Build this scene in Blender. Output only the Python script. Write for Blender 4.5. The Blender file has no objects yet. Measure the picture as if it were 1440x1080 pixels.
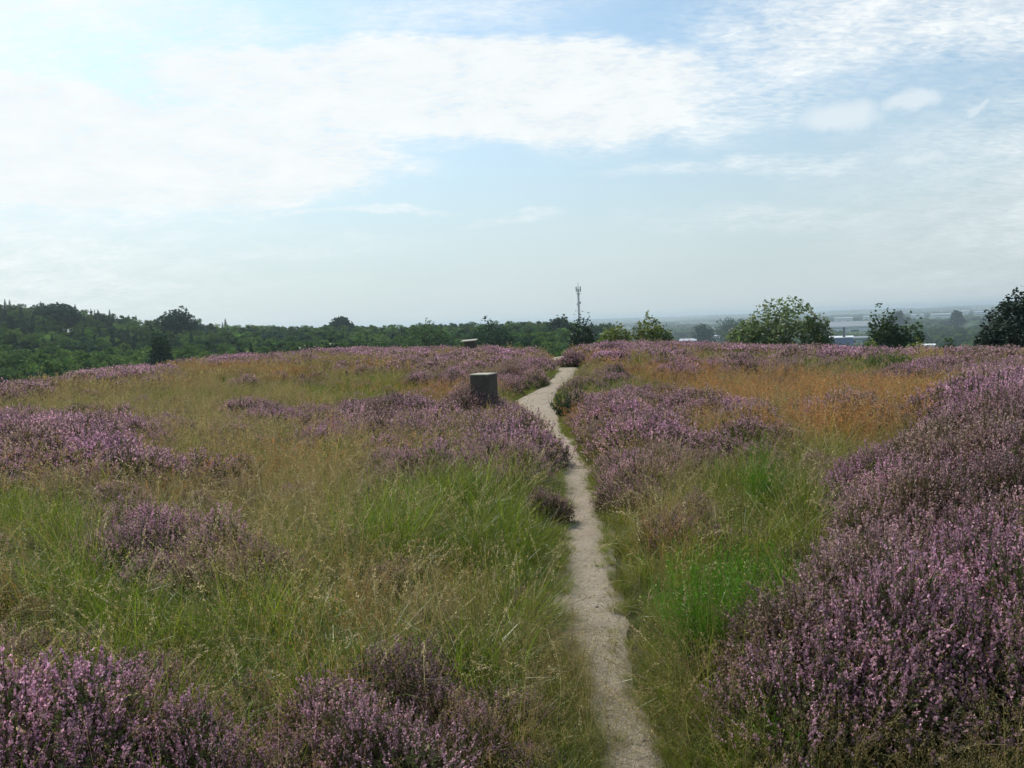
import bpy, math, random
import numpy as np
from mathutils import Matrix, Vector
R = math.radians
random.seed(7); rng = np.random.default_rng(7)
scene = bpy.context.scene
COL = scene.collection

# ------------------------------------------------------------------ camera
W0, H0, F = 1440.0, 1080.0, 1130.0
CAM_Z = 1.72
PITCH, ROLL = math.atan(86/F), R(-2.2)
cd = bpy.data.cameras.new("camera"); cam = bpy.data.objects.new("camera", cd); COL.objects.link(cam)
cd.sensor_width = 36; cd.lens = F/W0*36; cd.clip_start = 0.05; cd.clip_end = 40000
CM = Matrix.Rotation(R(90)-PITCH, 4, 'X') @ Matrix.Rotation(ROLL, 4, 'Z')
cam.matrix_world = Matrix.Translation((0, 0, CAM_Z)) @ CM
scene.camera = cam
Rm = np.array(CM.to_3x3())

def project(x, y, z):
    p = np.stack([x, y, z-CAM_Z], -1) @ Rm
    d = np.maximum(-p[..., 2], 1e-3)
    return W0/2+F*p[..., 0]/d, H0/2-F*p[..., 1]/d, -p[..., 2]
def ray(px, py):
    v = Rm @ np.array([(px-W0/2)/F, -(py-H0/2)/F, -1.0]); return v/np.linalg.norm(v)

# ------------------------------------------------------------------ noise
_P = rng.random((256, 256))
def vnoise(x, y):
    x = np.asarray(x, float); y = np.asarray(y, float)
    xi = np.floor(x).astype(int); yi = np.floor(y).astype(int)
    fx = x-xi; fy = y-yi; fx = fx*fx*(3-2*fx); fy = fy*fy*(3-2*fy)
    g = lambda a, b: _P[a & 255, b & 255]
    return (g(xi, yi)*(1-fx)+g(xi+1, yi)*fx)*(1-fy)+(g(xi, yi+1)*(1-fx)+g(xi+1, yi+1)*fx)*fy
def fbm(x, y, o=4):
    s = 0; a = .5; t = 0
    for k in range(o):
        s = s+a*vnoise(x*2**k+17*k, y*2**k+31*k); t += a; a *= .5
    return s/t
def sst(a, b, x):
    t = np.clip((x-a)/(b-a), 0, 1); return t*t*(3-2*t)

# ------------------------------------------------------------------ terrain
E_AZ = [-180, -60, -36, -32.5, -28, -20, -10, -2, 0, 2.5, 5, 8, 15, 22, 33, 60, 180]
E_R  = [24, 20, 24, 27, 36, 42, 46, 45, 42, 37, 42, 46, 42, 36, 32, 24, 24]
def azim(px): return math.degrees(math.atan((px-720)/F))
RID_PX = [0, 85, 150, 200, 250, 300, 350, 400, 480, 560, 620, 680, 740, 790, 830]
RID_UP = [49, 45, 36, 28, 26, 18, 14, 11, 11, 5, 6, 5.5, 4, 4, -1]
RID_AZ = [azim(p) for p in RID_PX]
def ridge_up(az): return np.interp(az, RID_AZ, RID_UP)
def height(x, y):
    x = np.asarray(x, float); y = np.asarray(y, float)
    r = np.hypot(x, y)+1e-6; az = np.degrees(np.arctan2(x, y))
    E = np.interp(az, E_AZ, E_R)
    z = 0.10*(fbm(x*.16+5, y*.16+9, 3)-.5)*sst(1, 6, r)*2
    z = z-0.32*np.exp(-((y-17)/7.0)**2)*np.exp(-(x/14.)**2) - 0.06*sst(26, 42, y)-.40*sst(6, 22, x)*sst(18, 38, r)-.10*sst(3, 14, x)*sst(20, 38, r)+.24*np.exp(-((az+13)/8.0)**2)*sst(26, 40, r)
    z = z+0.50*sst(1.3, 5.0, x)*np.exp(-((y-7.0)/7.0)**2)
    z = z+0.18*sst(-2.5, -6.0, x)*np.exp(-((y-8.0)/5.0)**2)
    s = np.maximum(r-E, 0)
    w0 = sst(3.5, 8.5, az)+sst(-50, -80, az)
    k = (1-np.exp(-(s/130.0)**1.25))*w0+(1-np.exp(-(s/48.0)**1.4))*(1-w0)
    up = ridge_up(az); q = np.clip(r, 60, 480); fr = sst(90, 330, q)
    zl = 1.7+((-30+30*sst(60, 260, q))*(1-fr)+up*fr)/F*np.minimum(r, 430)-12.5-3*(1-sst(100, 200, r))
    zl = zl+(-38-zl)*sst(430, 900, r)
    w = sst(3.5, 8.5, az)+sst(-50, -80, az)
    low = zl*(1-w)+-38*w
    low = low+36*sst(5500, 9500, r)*(0.55+0.6*vnoise(az*.11+40, r*0+3))
    z = z+low*k + 2.0*(fbm(x*.012, y*.012, 3)-.5)*k
    return z
def h1(x, y): return float(height(np.array([x]), np.array([y]))[0])
def unproject(px, py, up=0.0):
    v = ray(px, py); t = 1.0; prev = t
    while t < 400:
        if CAM_Z+v[2]*t < h1(v[0]*t, v[1]*t)+up: break
        prev = t; t *= 1.01
    for _ in range(20):
        m = (prev+t)/2
        if CAM_Z+v[2]*m < h1(v[0]*m, v[1]*m)+up: t = m
        else: prev = m
    return v[0]*t, v[1]*t
def at_dist(px, D):
    """ground point in the direction of a pixel column at distance D (horizon row)"""
    v = ray(px, 454-(px-720)*.0385); s = D/math.hypot(v[0], v[1]); return v[0]*s, v[1]*s

# ------------------------------------------------------------------ object helpers
def tag(o, label=None, cat=None, group=None, kind=None):
    if label: o["label"] = label
    if cat: o["category"] = cat
    if group: o["group"] = group
    if kind: o["kind"] = kind
    return o
def empty(name, loc, rz=0):
    o = bpy.data.objects.new(name, None); COL.objects.link(o); o.location = loc; o.rotation_euler = (0, 0, rz)
    o.empty_display_size = .2
    return o
class MB:
    """mesh builder collecting numpy arrays of quads (tris repeat no vertex: kept apart)"""
    def __init__(s): s.v = []; s.f = []; s.m = []; s.n = 0; s.sm = []
    def add(s, v, f, m=0, smooth=False):
        v = np.asarray(v, float).reshape(-1, 3); f = np.asarray(f, int)
        s.v.append(v); s.f.append(f+s.n); s.m.append(np.full(len(f), m)); s.sm.append(np.full(len(f), smooth)); s.n += len(v)
    def extend(s, o, M=None, off=(0, 0, 0), sc=1.0):
        b = s.n
        for v in o.v:
            vv = v*sc
            if M is not None: vv = vv @ M.T
            s.v.append(vv+np.array(off))
        for f in o.f: s.f.append(f+b)
        s.m += o.m; s.sm += o.sm; s.n += o.n
    def mesh(s, name, mats):
        me = bpy.data.meshes.new(name)
        V = np.concatenate(s.v); me.vertices.add(len(V)); me.vertices.foreach_set('co', V.astype(np.float32).ravel())
        L = np.concatenate([f.ravel() for f in s.f]); cnt = np.concatenate([np.full(len(f), f.shape[1]) for f in s.f])
        me.loops.add(len(L)); me.loops.foreach_set('vertex_index', L.astype(np.int32))
        me.polygons.add(len(cnt)); st = np.concatenate([[0], np.cumsum(cnt)[:-1]])
        me.polygons.foreach_set('loop_start', st.astype(np.int32)); me.polygons.foreach_set('loop_total', cnt.astype(np.int32))
        me.polygons.foreach_set('material_index', np.concatenate(s.m).astype(np.int32))
        me.polygons.foreach_set('use_smooth', np.concatenate(s.sm).astype(bool))
        for m in mats: me.materials.append(m)
        me.update(calc_edges=True); me.validate()
        return me
    def build(s, name, mats, parent=None, loc=None):
        o = bpy.data.objects.new(name, s.mesh(name, mats)); COL.objects.link(o)
        if parent: o.parent = parent
        if loc is not None: o.location = loc
        return o
def box(mb, c, d, m=0, rz=0, taper=1.0, bev=0.0):
    x, y, z = d[0]/2, d[1]/2, d[2]/2; cs, sn = math.cos(rz), math.sin(rz)
    rings = []
    if bev > 0: lv = [(-z, 1-bev/x, 1-bev/y), (-z+bev, 1, 1), (z-bev, taper, taper), (z, taper-bev/x, taper-bev/y)]
    else: lv = [(-z, 1, 1), (z, taper, taper)]
    for (zz, kx, ky) in lv:
        b = bev if bev > 0 else 0
        if b:
            X, Y = x*kx, y*ky
            ring = [(-X+b, -Y), (X-b, -Y), (X, -Y+b), (X, Y-b), (X-b, Y), (-X+b, Y), (-X, Y-b), (-X, -Y+b)]
        else:
            X, Y = x*kx, y*ky; ring = [(-X, -Y), (X, -Y), (X, Y), (-X, Y)]
        rings.append([(c[0]+a*cs-b_*sn, c[1]+a*sn+b_*cs, c[2]+zz) for a, b_ in ring])
    n = len(rings[0]); V = [p for r_ in rings for p in r_]; Fq = []
    for k in range(len(rings)-1):
        for i in range(n): Fq.append((k*n+i, k*n+(i+1) % n, (k+1)*n+(i+1) % n, (k+1)*n+i))
    mb.add(V, Fq, m)
    mb.add(V, [tuple(range(n-1, -1, -1))], m); mb.add(V, [tuple((len(rings)-1)*n+i for i in range(n))], m)
def tube(mb, P, rad, n=6, m=0):
    P = [np.array(p, float) for p in P]; V = []
    for i, p in enumerate(P):
        d = P[min(i+1, len(P)-1)]-P[max(i-1, 0)]; d /= np.linalg.norm(d)+1e-9
        a = np.cross(d, [0.13, 0.99, 0.07]); a /= np.linalg.norm(a)+1e-9; b = np.cross(d, a)
        for k in range(n):
            t = 2*math.pi*k/n; V.append(p+rad[i]*(math.cos(t)*a+math.sin(t)*b))
    Fq = [(i*n+k, i*n+(k+1) % n, (i+1)*n+(k+1) % n, (i+1)*n+k) for i in range(len(P)-1) for k in range(n)]
    mb.add(V, Fq, m, True)
    mb.add(V, [tuple((len(P)-1)*n+k for k in range(n))], m)

# ------------------------------------------------------------------ materials
def new_mat(name):
    m = bpy.data.materials.new(name); m.use_nodes = True; nt = m.node_tree
    for n in list(nt.nodes): nt.nodes.remove(n)
    out = nt.nodes.new('ShaderNodeOutputMaterial'); return m, nt, out
class NT:
    def __init__(s, nt): s.nt = nt
    def n(s, t, **k):
        nd = s.nt.nodes.new(t)
        for a, b in k.items():
            if a == 'inp':
                for i, v in b.items():
                    if isinstance(v, bpy.types.NodeSocket): s.nt.links.new(v, nd.inputs[i])
                    else: nd.inputs[i].default_value = v
            else: setattr(nd, a, b)
        return nd
    def math(s, op, a, b=0.0, c=None, clamp=False):
        i = {0: a, 1: b}
        if c is not None: i[2] = c
        return s.n('ShaderNodeMath', operation=op, use_clamp=clamp, inp=i).outputs[0]
    def mix(s, f, a, b):
        nd = s.n('ShaderNodeMix', data_type='RGBA')
        for idx, v in ((0, f), (6, a), (7, b)):
            if isinstance(v, bpy.types.NodeSocket): s.nt.links.new(v, nd.inputs[idx])
            else: nd.inputs[idx].default_value = v if idx == 0 else (*v[:3], 1)
        return nd.outputs[2]
    def ramp(s, f, stops, interp='LINEAR'):
        nd = s.n('ShaderNodeValToRGB'); cr = nd.color_ramp; cr.interpolation = interp
        while len(cr.elements) > 1: cr.elements.remove(cr.elements[-1])
        cr.elements[0].position = stops[0][0]; cr.elements[0].color = (*stops[0][1][:3], 1)
        for p, c in stops[1:]:
            e = cr.elements.new(p); e.color = (*c[:3], 1)
        s.nt.links.new(f, nd.inputs[0]); return nd.outputs[0]
    def noise(s, vec, scale, detail=4, rough=.5, dist=0):
        return s.n('ShaderNodeTexNoise', inp={'Vector': vec, 'Scale': scale, 'Detail': detail, 'Roughness': rough, 'Distortion': dist}).outputs[0]

def leafy(name, cols, trans=0.35, tint=None, rough=.55, gloss=0.06, tcol=1.25, spark=.6):
    """cols = (fresh, dry, third): mixed by tint.x / tint.y; tint.z = natural brightness variation"""
    m, nt, out = new_mat(name); N = NT(nt)
    if tint is None:
        at = N.n('ShaderNodeAttribute', attribute_type='INSTANCER', attribute_name='tint')
        sp = N.n('ShaderNodeSeparateXYZ', inp={0: at.outputs['Vector']}); tx, ty, tz = sp.outputs
    else:
        tx, ty, tz = [N.n('ShaderNodeValue').outputs[0] for _ in range(3)]
        for s_, v in zip((tx, ty, tz), tint): s_.default_value = v
    c = N.mix(tx, cols[0], cols[1]); c = N.mix(ty, c, cols[2])
    geo = N.n('ShaderNodeNewGeometry')
    rnd = geo.outputs['Random Per Island']
    br = N.math('MULTIPLY_ADD', N.math('POWER', rnd, 1.5), spark*1.25, 1-spark/2); br = N.math('MULTIPLY', br, N.math('MULTIPLY_ADD', tz, 0.8, 0.6))
    c = N.n('ShaderNodeVectorMath', operation='SCALE', inp={0: c, 'Scale': br}).outputs[0]
    hs = N.n('ShaderNodeHueSaturation', inp={'Hue': N.math('MULTIPLY_ADD', N.math('FRACT', N.math('MULTIPLY', rnd, 7.31)), 0.04, 0.48), 'Color': c}).outputs[0]
    d = N.n('ShaderNodeBsdfPrincipled', inp={'Base Color': hs, 'Roughness': rough, 'Specular IOR Level': gloss*5})
    tc = N.n('ShaderNodeVectorMath', operation='SCALE', inp={0: hs, 'Scale': tcol}).outputs[0]
    t = N.n('ShaderNodeBsdfTranslucent', inp={'Color': tc})
    mx = N.n('ShaderNodeMixShader', inp={0: trans, 1: d.outputs[0], 2: t.outputs[0]})
    nt.links.new(mx.outputs[0], out.inputs[0]); return m
def plain(name, col, rough=.8, var=.25, scale=6, bump=.3, metal=0, col2=None):
    m, nt, out = new_mat(name); N = NT(nt)
    tc = N.n('ShaderNodeTexCoord').outputs['Object']
    nz = N.noise(tc, scale, 6, .6)
    c2 = col2 or tuple(v*(1-var) for v in col)
    c = N.mix(N.math('MULTIPLY_ADD', nz, 2.4, -0.7, clamp=True), col, c2)
    b = N.n('ShaderNodeBump', inp={'Strength': bump, 'Distance': .02, 'Height': N.noise(tc, scale*4, 5, .6)})
    p = N.n('ShaderNodeBsdfPrincipled', inp={'Base Color': c, 'Roughness': rough, 'Metallic': metal, 'Normal': b.outputs[0]})
    nt.links.new(p.outputs[0], out.inputs[0]); return m

FLOW = ((.45, .265, .31), (.34, .24, .18), (.57, .30, .41))
HLEAF = ((.115, .115, .042), (.19, .135, .07), (.09, .125, .035))
GRASS = ((.125, .180, .012), (.23, .20, .042), (.31, .19, .06))
SEED = ((.31, .255, .10), (.36, .285, .12), (.46, .22, .075))
M = {}
M['flower'] = leafy('heather_flower', FLOW, .35, spark=1.0)
M['hleaf'] = leafy('heather_leaf', HLEAF, .2)
M['twig'] = plain('heather_twig', (.10, .065, .04), .9)
M['wheat'] = leafy('pale_seed_head', ((.58, .47, .25),)*3, .35, tint=(0, 0, .5))
M['grass'] = leafy('grass_blade', GRASS, .45, gloss=.10, rough=.4, spark=.9)
M['seed'] = leafy('grass_seed', SEED, .35)
M['bark'] = plain('bark', (.12, .09, .065), .9, .5, 5)
M['broom'] = leafy('broom_green', ((.10, .22, .014),)*3, .3, tint=(0, 0, .5))

# ------------------------------------------------------------------ ground sheet
def build_ground():
    fine = np.arange(-42, 42.01, .3); coarse = np.concatenate([np.arange(-180, -42, 3.0), fine, np.arange(45, 180, 3.0)])
    az = np.radians(coarse); rr = [0.35]
    while rr[-1] < 15000: rr.append(rr[-1]*1.022+0.01)
    rr = np.array(rr); A, RR = np.meshgrid(az, rr)
    X = RR*np.sin(A); Y = RR*np.cos(A); Z = height(X, Y)
    n, m = X.shape; V = np.stack([X, Y, Z], -1).reshape(-1, 3)
    i = np.arange(n-1)[:, None]*m; j = np.arange(m)[None, :]; j2 = (j+1) % m
    Fq = np.stack([i+j, i+m+j, i+m+j2, i+j2], -1).reshape(-1, 4)[:, ::-1]
    mb = MB(); V = np.vstack([V, [0, 0, h1(0, 0.01)]]); mb.add(V, Fq, 0, True)
    c = len(V)-1; jj = np.arange(m); mb.f.append(np.stack([np.full(m, c), (jj+1) % m, jj], -1)); mb.m.append(np.zeros(m)); mb.sm.append(np.ones(m, bool))
    mt, nt, out = new_mat('heath_soil'); N = NT(nt)
    g = N.n('ShaderNodeNewGeometry').outputs['Position']
    n1 = N.noise(g, .9, 6, .6); n2 = N.noise(g, 14, 6, .65); n3 = N.noise(g, .006, 5, .6); n4 = N.noise(g, .0012, 6, .65)
    near = N.ramp(n1, [(.3, (.028, .022, .014)), (.5, (.05, .05, .02)), (.7, (.075, .06, .03))])
    near = N.mix(N.math('MULTIPLY_ADD', n2, 1.6, -.5, clamp=True), near, (.03, .035, .012))
    field = N.ramp(n4, [(.35, (.04, .07, .025)), (.5, (.07, .10, .035)), (.58, (.15, .14, .07)), (.66, (.06, .09, .03))])
    field = N.mix(N.math('MULTIPLY_ADD', n3, 2, -.6, clamp=True), field, (.03, .055, .02))
    ln = N.n('ShaderNodeVectorMath', operation='LENGTH', inp={0: g}).outputs['Value']
    c = N.mix(N.math('MULTIPLY_ADD', ln, 1/120, -.5, clamp=True), near, field)
    b = N.n('ShaderNodeBump', inp={'Strength': .6, 'Distance': .03, 'Height': n2})
    p = N.n('ShaderNodeBsdfPrincipled', inp={'Base Color': c, 'Roughness': .95, 'Specular IOR Level': .1, 'Normal': b.outputs[0]})
    nt.links.new(p.outputs[0], out.inputs[0])
    o = mb.build('ground', [mt]); tag(o, kind='structure')
build_ground()

# ------------------------------------------------------------------ path
PATH = [(905, 1120, 90), (900, 1085, 86), (885, 1050, 82), (866, 1000, 82), (851, 950, 82), (838, 900, 84), (831, 850, 78), (826, 800, 68),
        (821, 750, 60), (814, 700, 44), (806, 650, 32), (791, 620, 24), (775, 602, 30), (764, 588, 48), (757, 575, 54), (752, 564, 60), (764, 553, 40),
        (781, 542, 24), (791, 532, 24), (799, 522, 26), (797, 514, 30), (787, 507, 28), (780, 503, 24)]
pw = []
for (px, py, w) in PATH:
    x, y = unproject(px, py); d = math.sqrt(x*x+y*y+CAM_Z**2); pw.append((x, y, w/F*d))
pw.insert(0, (pw[0][0]+.25, .3, .42)); pw.insert(0, (pw[0][0]+.5, -3.5, .45))
last = pw[-1]; pw.append((last[0]-.5, last[1]+5, .8)); pw.append((last[0]-1.5, last[1]+14, .8))
pw = np.array(pw)
t0 = np.concatenate([[0], np.cumsum(np.hypot(*np.diff(pw[:, :2], axis=0).T))])
ts = np.arange(0, t0[-1], .06)
def smooth(a, k=9): return np.convolve(np.pad(a, k//2, mode='edge'), np.ones(k)/k, 'valid')
PX, PY, PW = [smooth(np.interp(ts, t0, pw[:, i])) for i in range(3)]
def path_dist(x, y):
    """signed distance to the path edge (negative inside)"""
    out = np.full(x.shape, 99.0)
    for i in range(0, len(x), 2000):
        d = np.hypot(x[i:i+2000, None]-PX[None, ::2], y[i:i+2000, None]-PY[None, ::2])-PW[None, ::2]/2
        out[i:i+2000] = d.min(1)
    return out
def build_path():
    tx = np.gradient(PX); ty = np.gradient(PY); l = np.hypot(tx, ty); nx, ny = ty/l, -tx/l
    K = 11; V = []; 
    eL = (fbm(ts*.9, ts*0+3)-.5)*.18+(vnoise(ts*6, ts*0+9)-.5)*.03; eR = (fbm(ts*.9, ts*0+13)-.5)*.18+(vnoise(ts*6, ts*0+19)-.5)*.03
    for k in range(K):
        u = k/(K-1); off = -(PW/2+.04+eL)*(1-u)+(PW/2+.04+eR)*u
        x = PX+nx*off; y = PY+ny*off
        z = height(x, y)+.022-.030*(abs(u-.5)*2)**4+.006*(fbm(x*5, y*5)-.5)
        V.append(np.stack([x, y, z], -1))
    V = np.stack(V, 1); n = len(ts); i = np.arange(n-1)[:, None]*K; j = np.arange(K-1)[None, :]
    Fq = np.stack([i+j, i+j+1, i+K+j+1, i+K+j], -1).reshape(-1, 4)
    mb = MB(); mb.add(V, Fq, 0, True)
    mt, nt, out = new_mat('sandy_path'); N = NT(nt); g = N.n('ShaderNodeNewGeometry').outputs['Position']
    n1 = N.noise(g, 2.2, 5, .6); n2 = N.noise(g, 45, 5, .7)
    vo = N.n('ShaderNodeTexVoronoi', inp={'Vector': g, 'Scale': 70, 'Randomness': 1}); 
    c = N.ramp(n1, [(.3, (.29, .225, .16)), (.55, (.40, .325, .245)), (.75, (.30, .24, .165))])
    c = N.mix(N.math('MULTIPLY_ADD', n2, 3, -1.3, clamp=True), c, (.19, .15, .11))
    n5 = N.noise(g, 160, 3, .7); c = N.mix(N.math('MULTIPLY_ADD', n5, 5, -2.5, clamp=True), c, (.60, .52, .43))
    uvn = N.noise(g, 9, 4, .7); c = N.mix(N.math('MULTIPLY_ADD', uvn, 4, -2.3, clamp=True), c, (.13, .11, .06))
    hgt = N.math('ADD', N.math('MULTIPLY', n2, .7), N.math('MULTIPLY', n5, .5))
    b = N.n('ShaderNodeBump', inp={'Strength': 1.0, 'Distance': .02, 'Height': hgt})
    p = N.n('ShaderNodeBsdfPrincipled', inp={'Base Color': c, 'Roughness': .95, 'Specular IOR Level': .15, 'Normal': b.outputs[0]})
    nt.links.new(p.outputs[0], out.inputs[0])
    tag(mb.build('path', [mt]), kind='structure')
build_path()

# ------------------------------------------------------------------ vegetation generators
def blades(mb, base, az, lean, curve, L, wid, nseg, m=0, taper=1.5, face=None, rg=rng):
    N_ = len(base); t = np.linspace(0, 1, nseg+1); dt = 1/nseg
    th = lean[:, None]+curve[:, None]*t[None, :]
    thm = (th[:, 1:]+th[:, :-1])/2
    hx = np.concatenate([np.zeros((N_, 1)), np.cumsum(np.sin(thm)*dt, 1)], 1)*L[:, None]
    hz = np.concatenate([np.zeros((N_, 1)), np.cumsum(np.cos(thm)*dt, 1)], 1)*L[:, None]
    C = np.stack([base[:, 0, None]+hx*np.cos(az)[:, None], base[:, 1, None]+hx*np.sin(az)[:, None], base[:, 2, None]+hz], -1)
    fa = az+math.pi/2+(rg.uniform(-1, 1, N_) if face is None else face)
    wv = np.stack([np.cos(fa), np.sin(fa), rg.uniform(-.3, .3, N_)], -1)
    ww = (wid[:, None]/2*(1-t[None, :]**taper*.92))[..., None]
    V = np.stack([C-wv[:, None]*ww, C+wv[:, None]*ww], 2)        # N, nseg+1, 2, 3
    k = (np.arange(N_)[:, None]*(nseg+1)+np.arange(nseg)[None, :])*2
    Fq = np.stack([k, k+1, k+3, k+2], -1).reshape(-1, 4)
    mb.add(V, Fq, m); return C
def bits(mb, C, D, size, asp=2.0, m=0, rg=rng):
    """small diamond faces at C, long axis D"""
    n = len(C); D = D/(np.linalg.norm(D, axis=1, keepdims=True)+1e-9)
    S = np.cross(D, rg.normal(size=(n, 3))); S /= np.linalg.norm(S, axis=1, keepdims=True)+1e-9
    a = (size*asp/2)[:, None]*D; b = (size/2)[:, None]*S
    V = np.stack([C-a, C+b, C+a, C-b], 1); i = np.arange(n)[:, None]*4
    mb.add(V, i+np.arange(4)[None], m)
def quads(mb, C, size, m=0, rg=rng, flat=0.0, asp=1.0):
    n = len(C); D = rg.normal(size=(n, 3)); D[:, 2] *= (1-flat)
    bits(mb, C, D, size*1.2, asp, m, rg)

def heather_plant(seed, R_=.24, Hh=.34, nsp=230, nfl=20, fs=.0068, spl=.10, bloom=.8, core=900, cs=.012, nst=60, sprawl=1.0):
    rg = np.random.default_rng(seed); mb = MB()
    rho = R_*np.sqrt(rg.random(nsp)); ph = rg.uniform(0, 2*np.pi, nsp)
    lob = 1+.22*np.sin(ph*3+seed)+.15*np.sin(ph*5+seed*2)
    top = Hh*(1-.55*(rho/R_)**2.2)*rg.normal(1, .10, nsp)
    L = spl*rg.uniform(.6, 1.35, nsp); lean = (rho/R_)*.65*sprawl+rg.normal(0, .16, nsp)
    base = np.stack([rho*lob*np.cos(ph), rho*lob*np.sin(ph), top-L*.9], -1)
    azs = ph+rg.normal(0, .5, nsp); cur = rg.normal(.1, .3, nsp)
    C = blades(mb, base, azs, lean, cur, L, np.full(nsp, fs*.45), 3, 2, rg=rg)
    # florets along the spike
    tt = rg.uniform(.15, 1, (nsp, nfl)); k = np.clip((tt*3).astype(int), 0, 2); fr = (tt*3-k)[..., None]
    ii = np.arange(nsp)[:, None]; P = C[ii, k]*(1-fr)+C[ii, k+1]*fr; D = C[ii, k+1]-C[ii, k]
    D = D/np.linalg.norm(D, axis=-1, keepdims=True)
    rad = rg.normal(size=P.shape)*fs*.55*(1.25-tt[..., None]*.8)
    isf = (rg.random(nsp)[:, None] < bloom) & (tt > .28)
    Pf = (P+rad).reshape(-1, 3); Df = (D+rg.normal(size=P.shape)*.6).reshape(-1, 3); isf = isf.reshape(-1)
    sz = fs*rg.uniform(.7, 1.25, len(Pf))
    bits(mb, Pf[isf], Df[isf], sz[isf], 1.5, 0, rg); bits(mb, Pf[~isf], Df[~isf], sz[~isf]*.7, 2.2, 1, rg)
    # leafy core
    r2 = R_*np.sqrt(rg.random(core))*.97; p2 = rg.uniform(0, 2*np.pi, core); z2 = Hh*(1-.55*(r2/R_)**2.2)*(1-.75*rg.random(core)**1.6)*.93
    l2 = 1+.22*np.sin(p2*3+seed)+.15*np.sin(p2*5+seed*2)
    Cc = np.stack([r2*l2*np.cos(p2), r2*l2*np.sin(p2), z2-.03], -1)
    bits(mb, Cc, np.stack([np.cos(p2)*.6, np.sin(p2)*.6, np.ones(core)], -1)+rg.normal(size=(core, 3))*.5, cs*rg.uniform(.6, 1.3, core), 2.6, 1, rg)
    # woody stems
    if nst:
        b = np.zeros((nst, 3)); b[:, :2] = rg.normal(size=(nst, 2))*.03
        blades(mb, b, rg.uniform(0, 2*np.pi, nst), rg.uniform(.1, .9, nst), rg.uniform(-.5, .1, nst), Hh*rg.uniform(.7, 1.0, nst), np.full(nst, max(.003, fs*.5)), 3, 2, taper=3, rg=rg)
    return mb
def grass_tuft(seed, n=130, R_=.09, L0=.26, w=.0026, lean=.5, curl=.9, nseg=4, culms=3):
    rg = np.random.default_rng(seed); mb = MB()
    rho = R_*np.sqrt(rg.random(n)); ph = rg.uniform(0, 2*np.pi, n)
    base = np.stack([rho*np.cos(ph), rho*np.sin(ph), np.full(n, -.02)], -1)
    wind = rg.normal(0, .25)
    blades(mb, base, ph+rg.normal(0, .7, n), np.abs(rg.normal(0, lean, n))*(.4+.6*rho/R_)+.03, rg.uniform(.1, curl, n)+.2*abs(wind), L0*rg.uniform(.45, 1.25, n), w*rg.uniform(.7, 1.4, n), nseg, 0, rg=rg)
    if culms: seed_stems(mb, rg, culms, R_, L0*1.25, w*.6, 14, w*1.5)
    return mb
def seed_stems(mb, rg, n, R_, L0, w, nb, bs, spread=1.0, droop=.9, m=1):
    ph = rg.uniform(0, 2*np.pi, n); rho = R_*np.sqrt(rg.random(n))
    base = np.stack([rho*np.cos(ph), rho*np.sin(ph), np.zeros(n)-.02], -1); L = L0*rg.uniform(.65, 1.2, n)
    C = blades(mb, base, ph+rg.normal(0, .8, n), np.abs(rg.normal(0, .22, n)), rg.uniform(.1, droop, n), L, np.full(n, w), 6, m, taper=4, rg=rg)
    tt = rg.uniform(.68, 1.0, (n, nb)); k = np.clip((tt*6).astype(int), 0, 5); fr = (tt*6-k)[..., None]; ii = np.arange(n)[:, None]
    P = C[ii, k]*(1-fr)+C[ii, k+1]*fr; D = C[ii, k+1]-C[ii, k]; D /= np.linalg.norm(D, axis=-1, keepdims=True)
    sp = (1.05-tt)[..., None]*L[:, None, None]*.10*spread
    P = P+rg.normal(size=P.shape)*sp; P[..., 2] -= .3*np.abs(sp[..., 0])
    bits(mb, P.reshape(-1, 3), (D+rg.normal(size=P.shape)*.45).reshape(-1, 3), bs*rg.uniform(.7, 1.3, n*nb), 2.6, m, rg)
def seed_tuft(seed, n=16, R_=.12, L0=.52, w=.0014, nb=26, bs=.0032, nbl=50, bw=.0022):
    rg = np.random.default_rng(seed); mb = MB()
    seed_stems(mb, rg, n, R_, L0, w, nb, bs, 1.0, 1.3)
    ph = rg.uniform(0, 2*np.pi, nbl); rho = R_*np.sqrt(rg.random(nbl)); base = np.stack([rho*np.cos(ph), rho*np.sin(ph), np.full(nbl, -.02)], -1)
    blades(mb, base, ph+rg.normal(0, .7, nbl), np.abs(rg.normal(0, .6, nbl)), rg.uniform(.3, 1.6, nbl), .24*rg.uniform(.5, 1.25, nbl), np.full(nbl, bw), 4, 0, rg=rg)
    return mb
def wheat_tuft(seed, n=5, L0=.55):
    """coarse purple moor grass / false oat: pale drooping heads seen close by"""
    rg = np.random.default_rng(seed); mb = MB()
    seed_stems(mb, rg, n, .10, L0, .0017, 38, .0048, .45, 2.4)
    return mb
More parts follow.
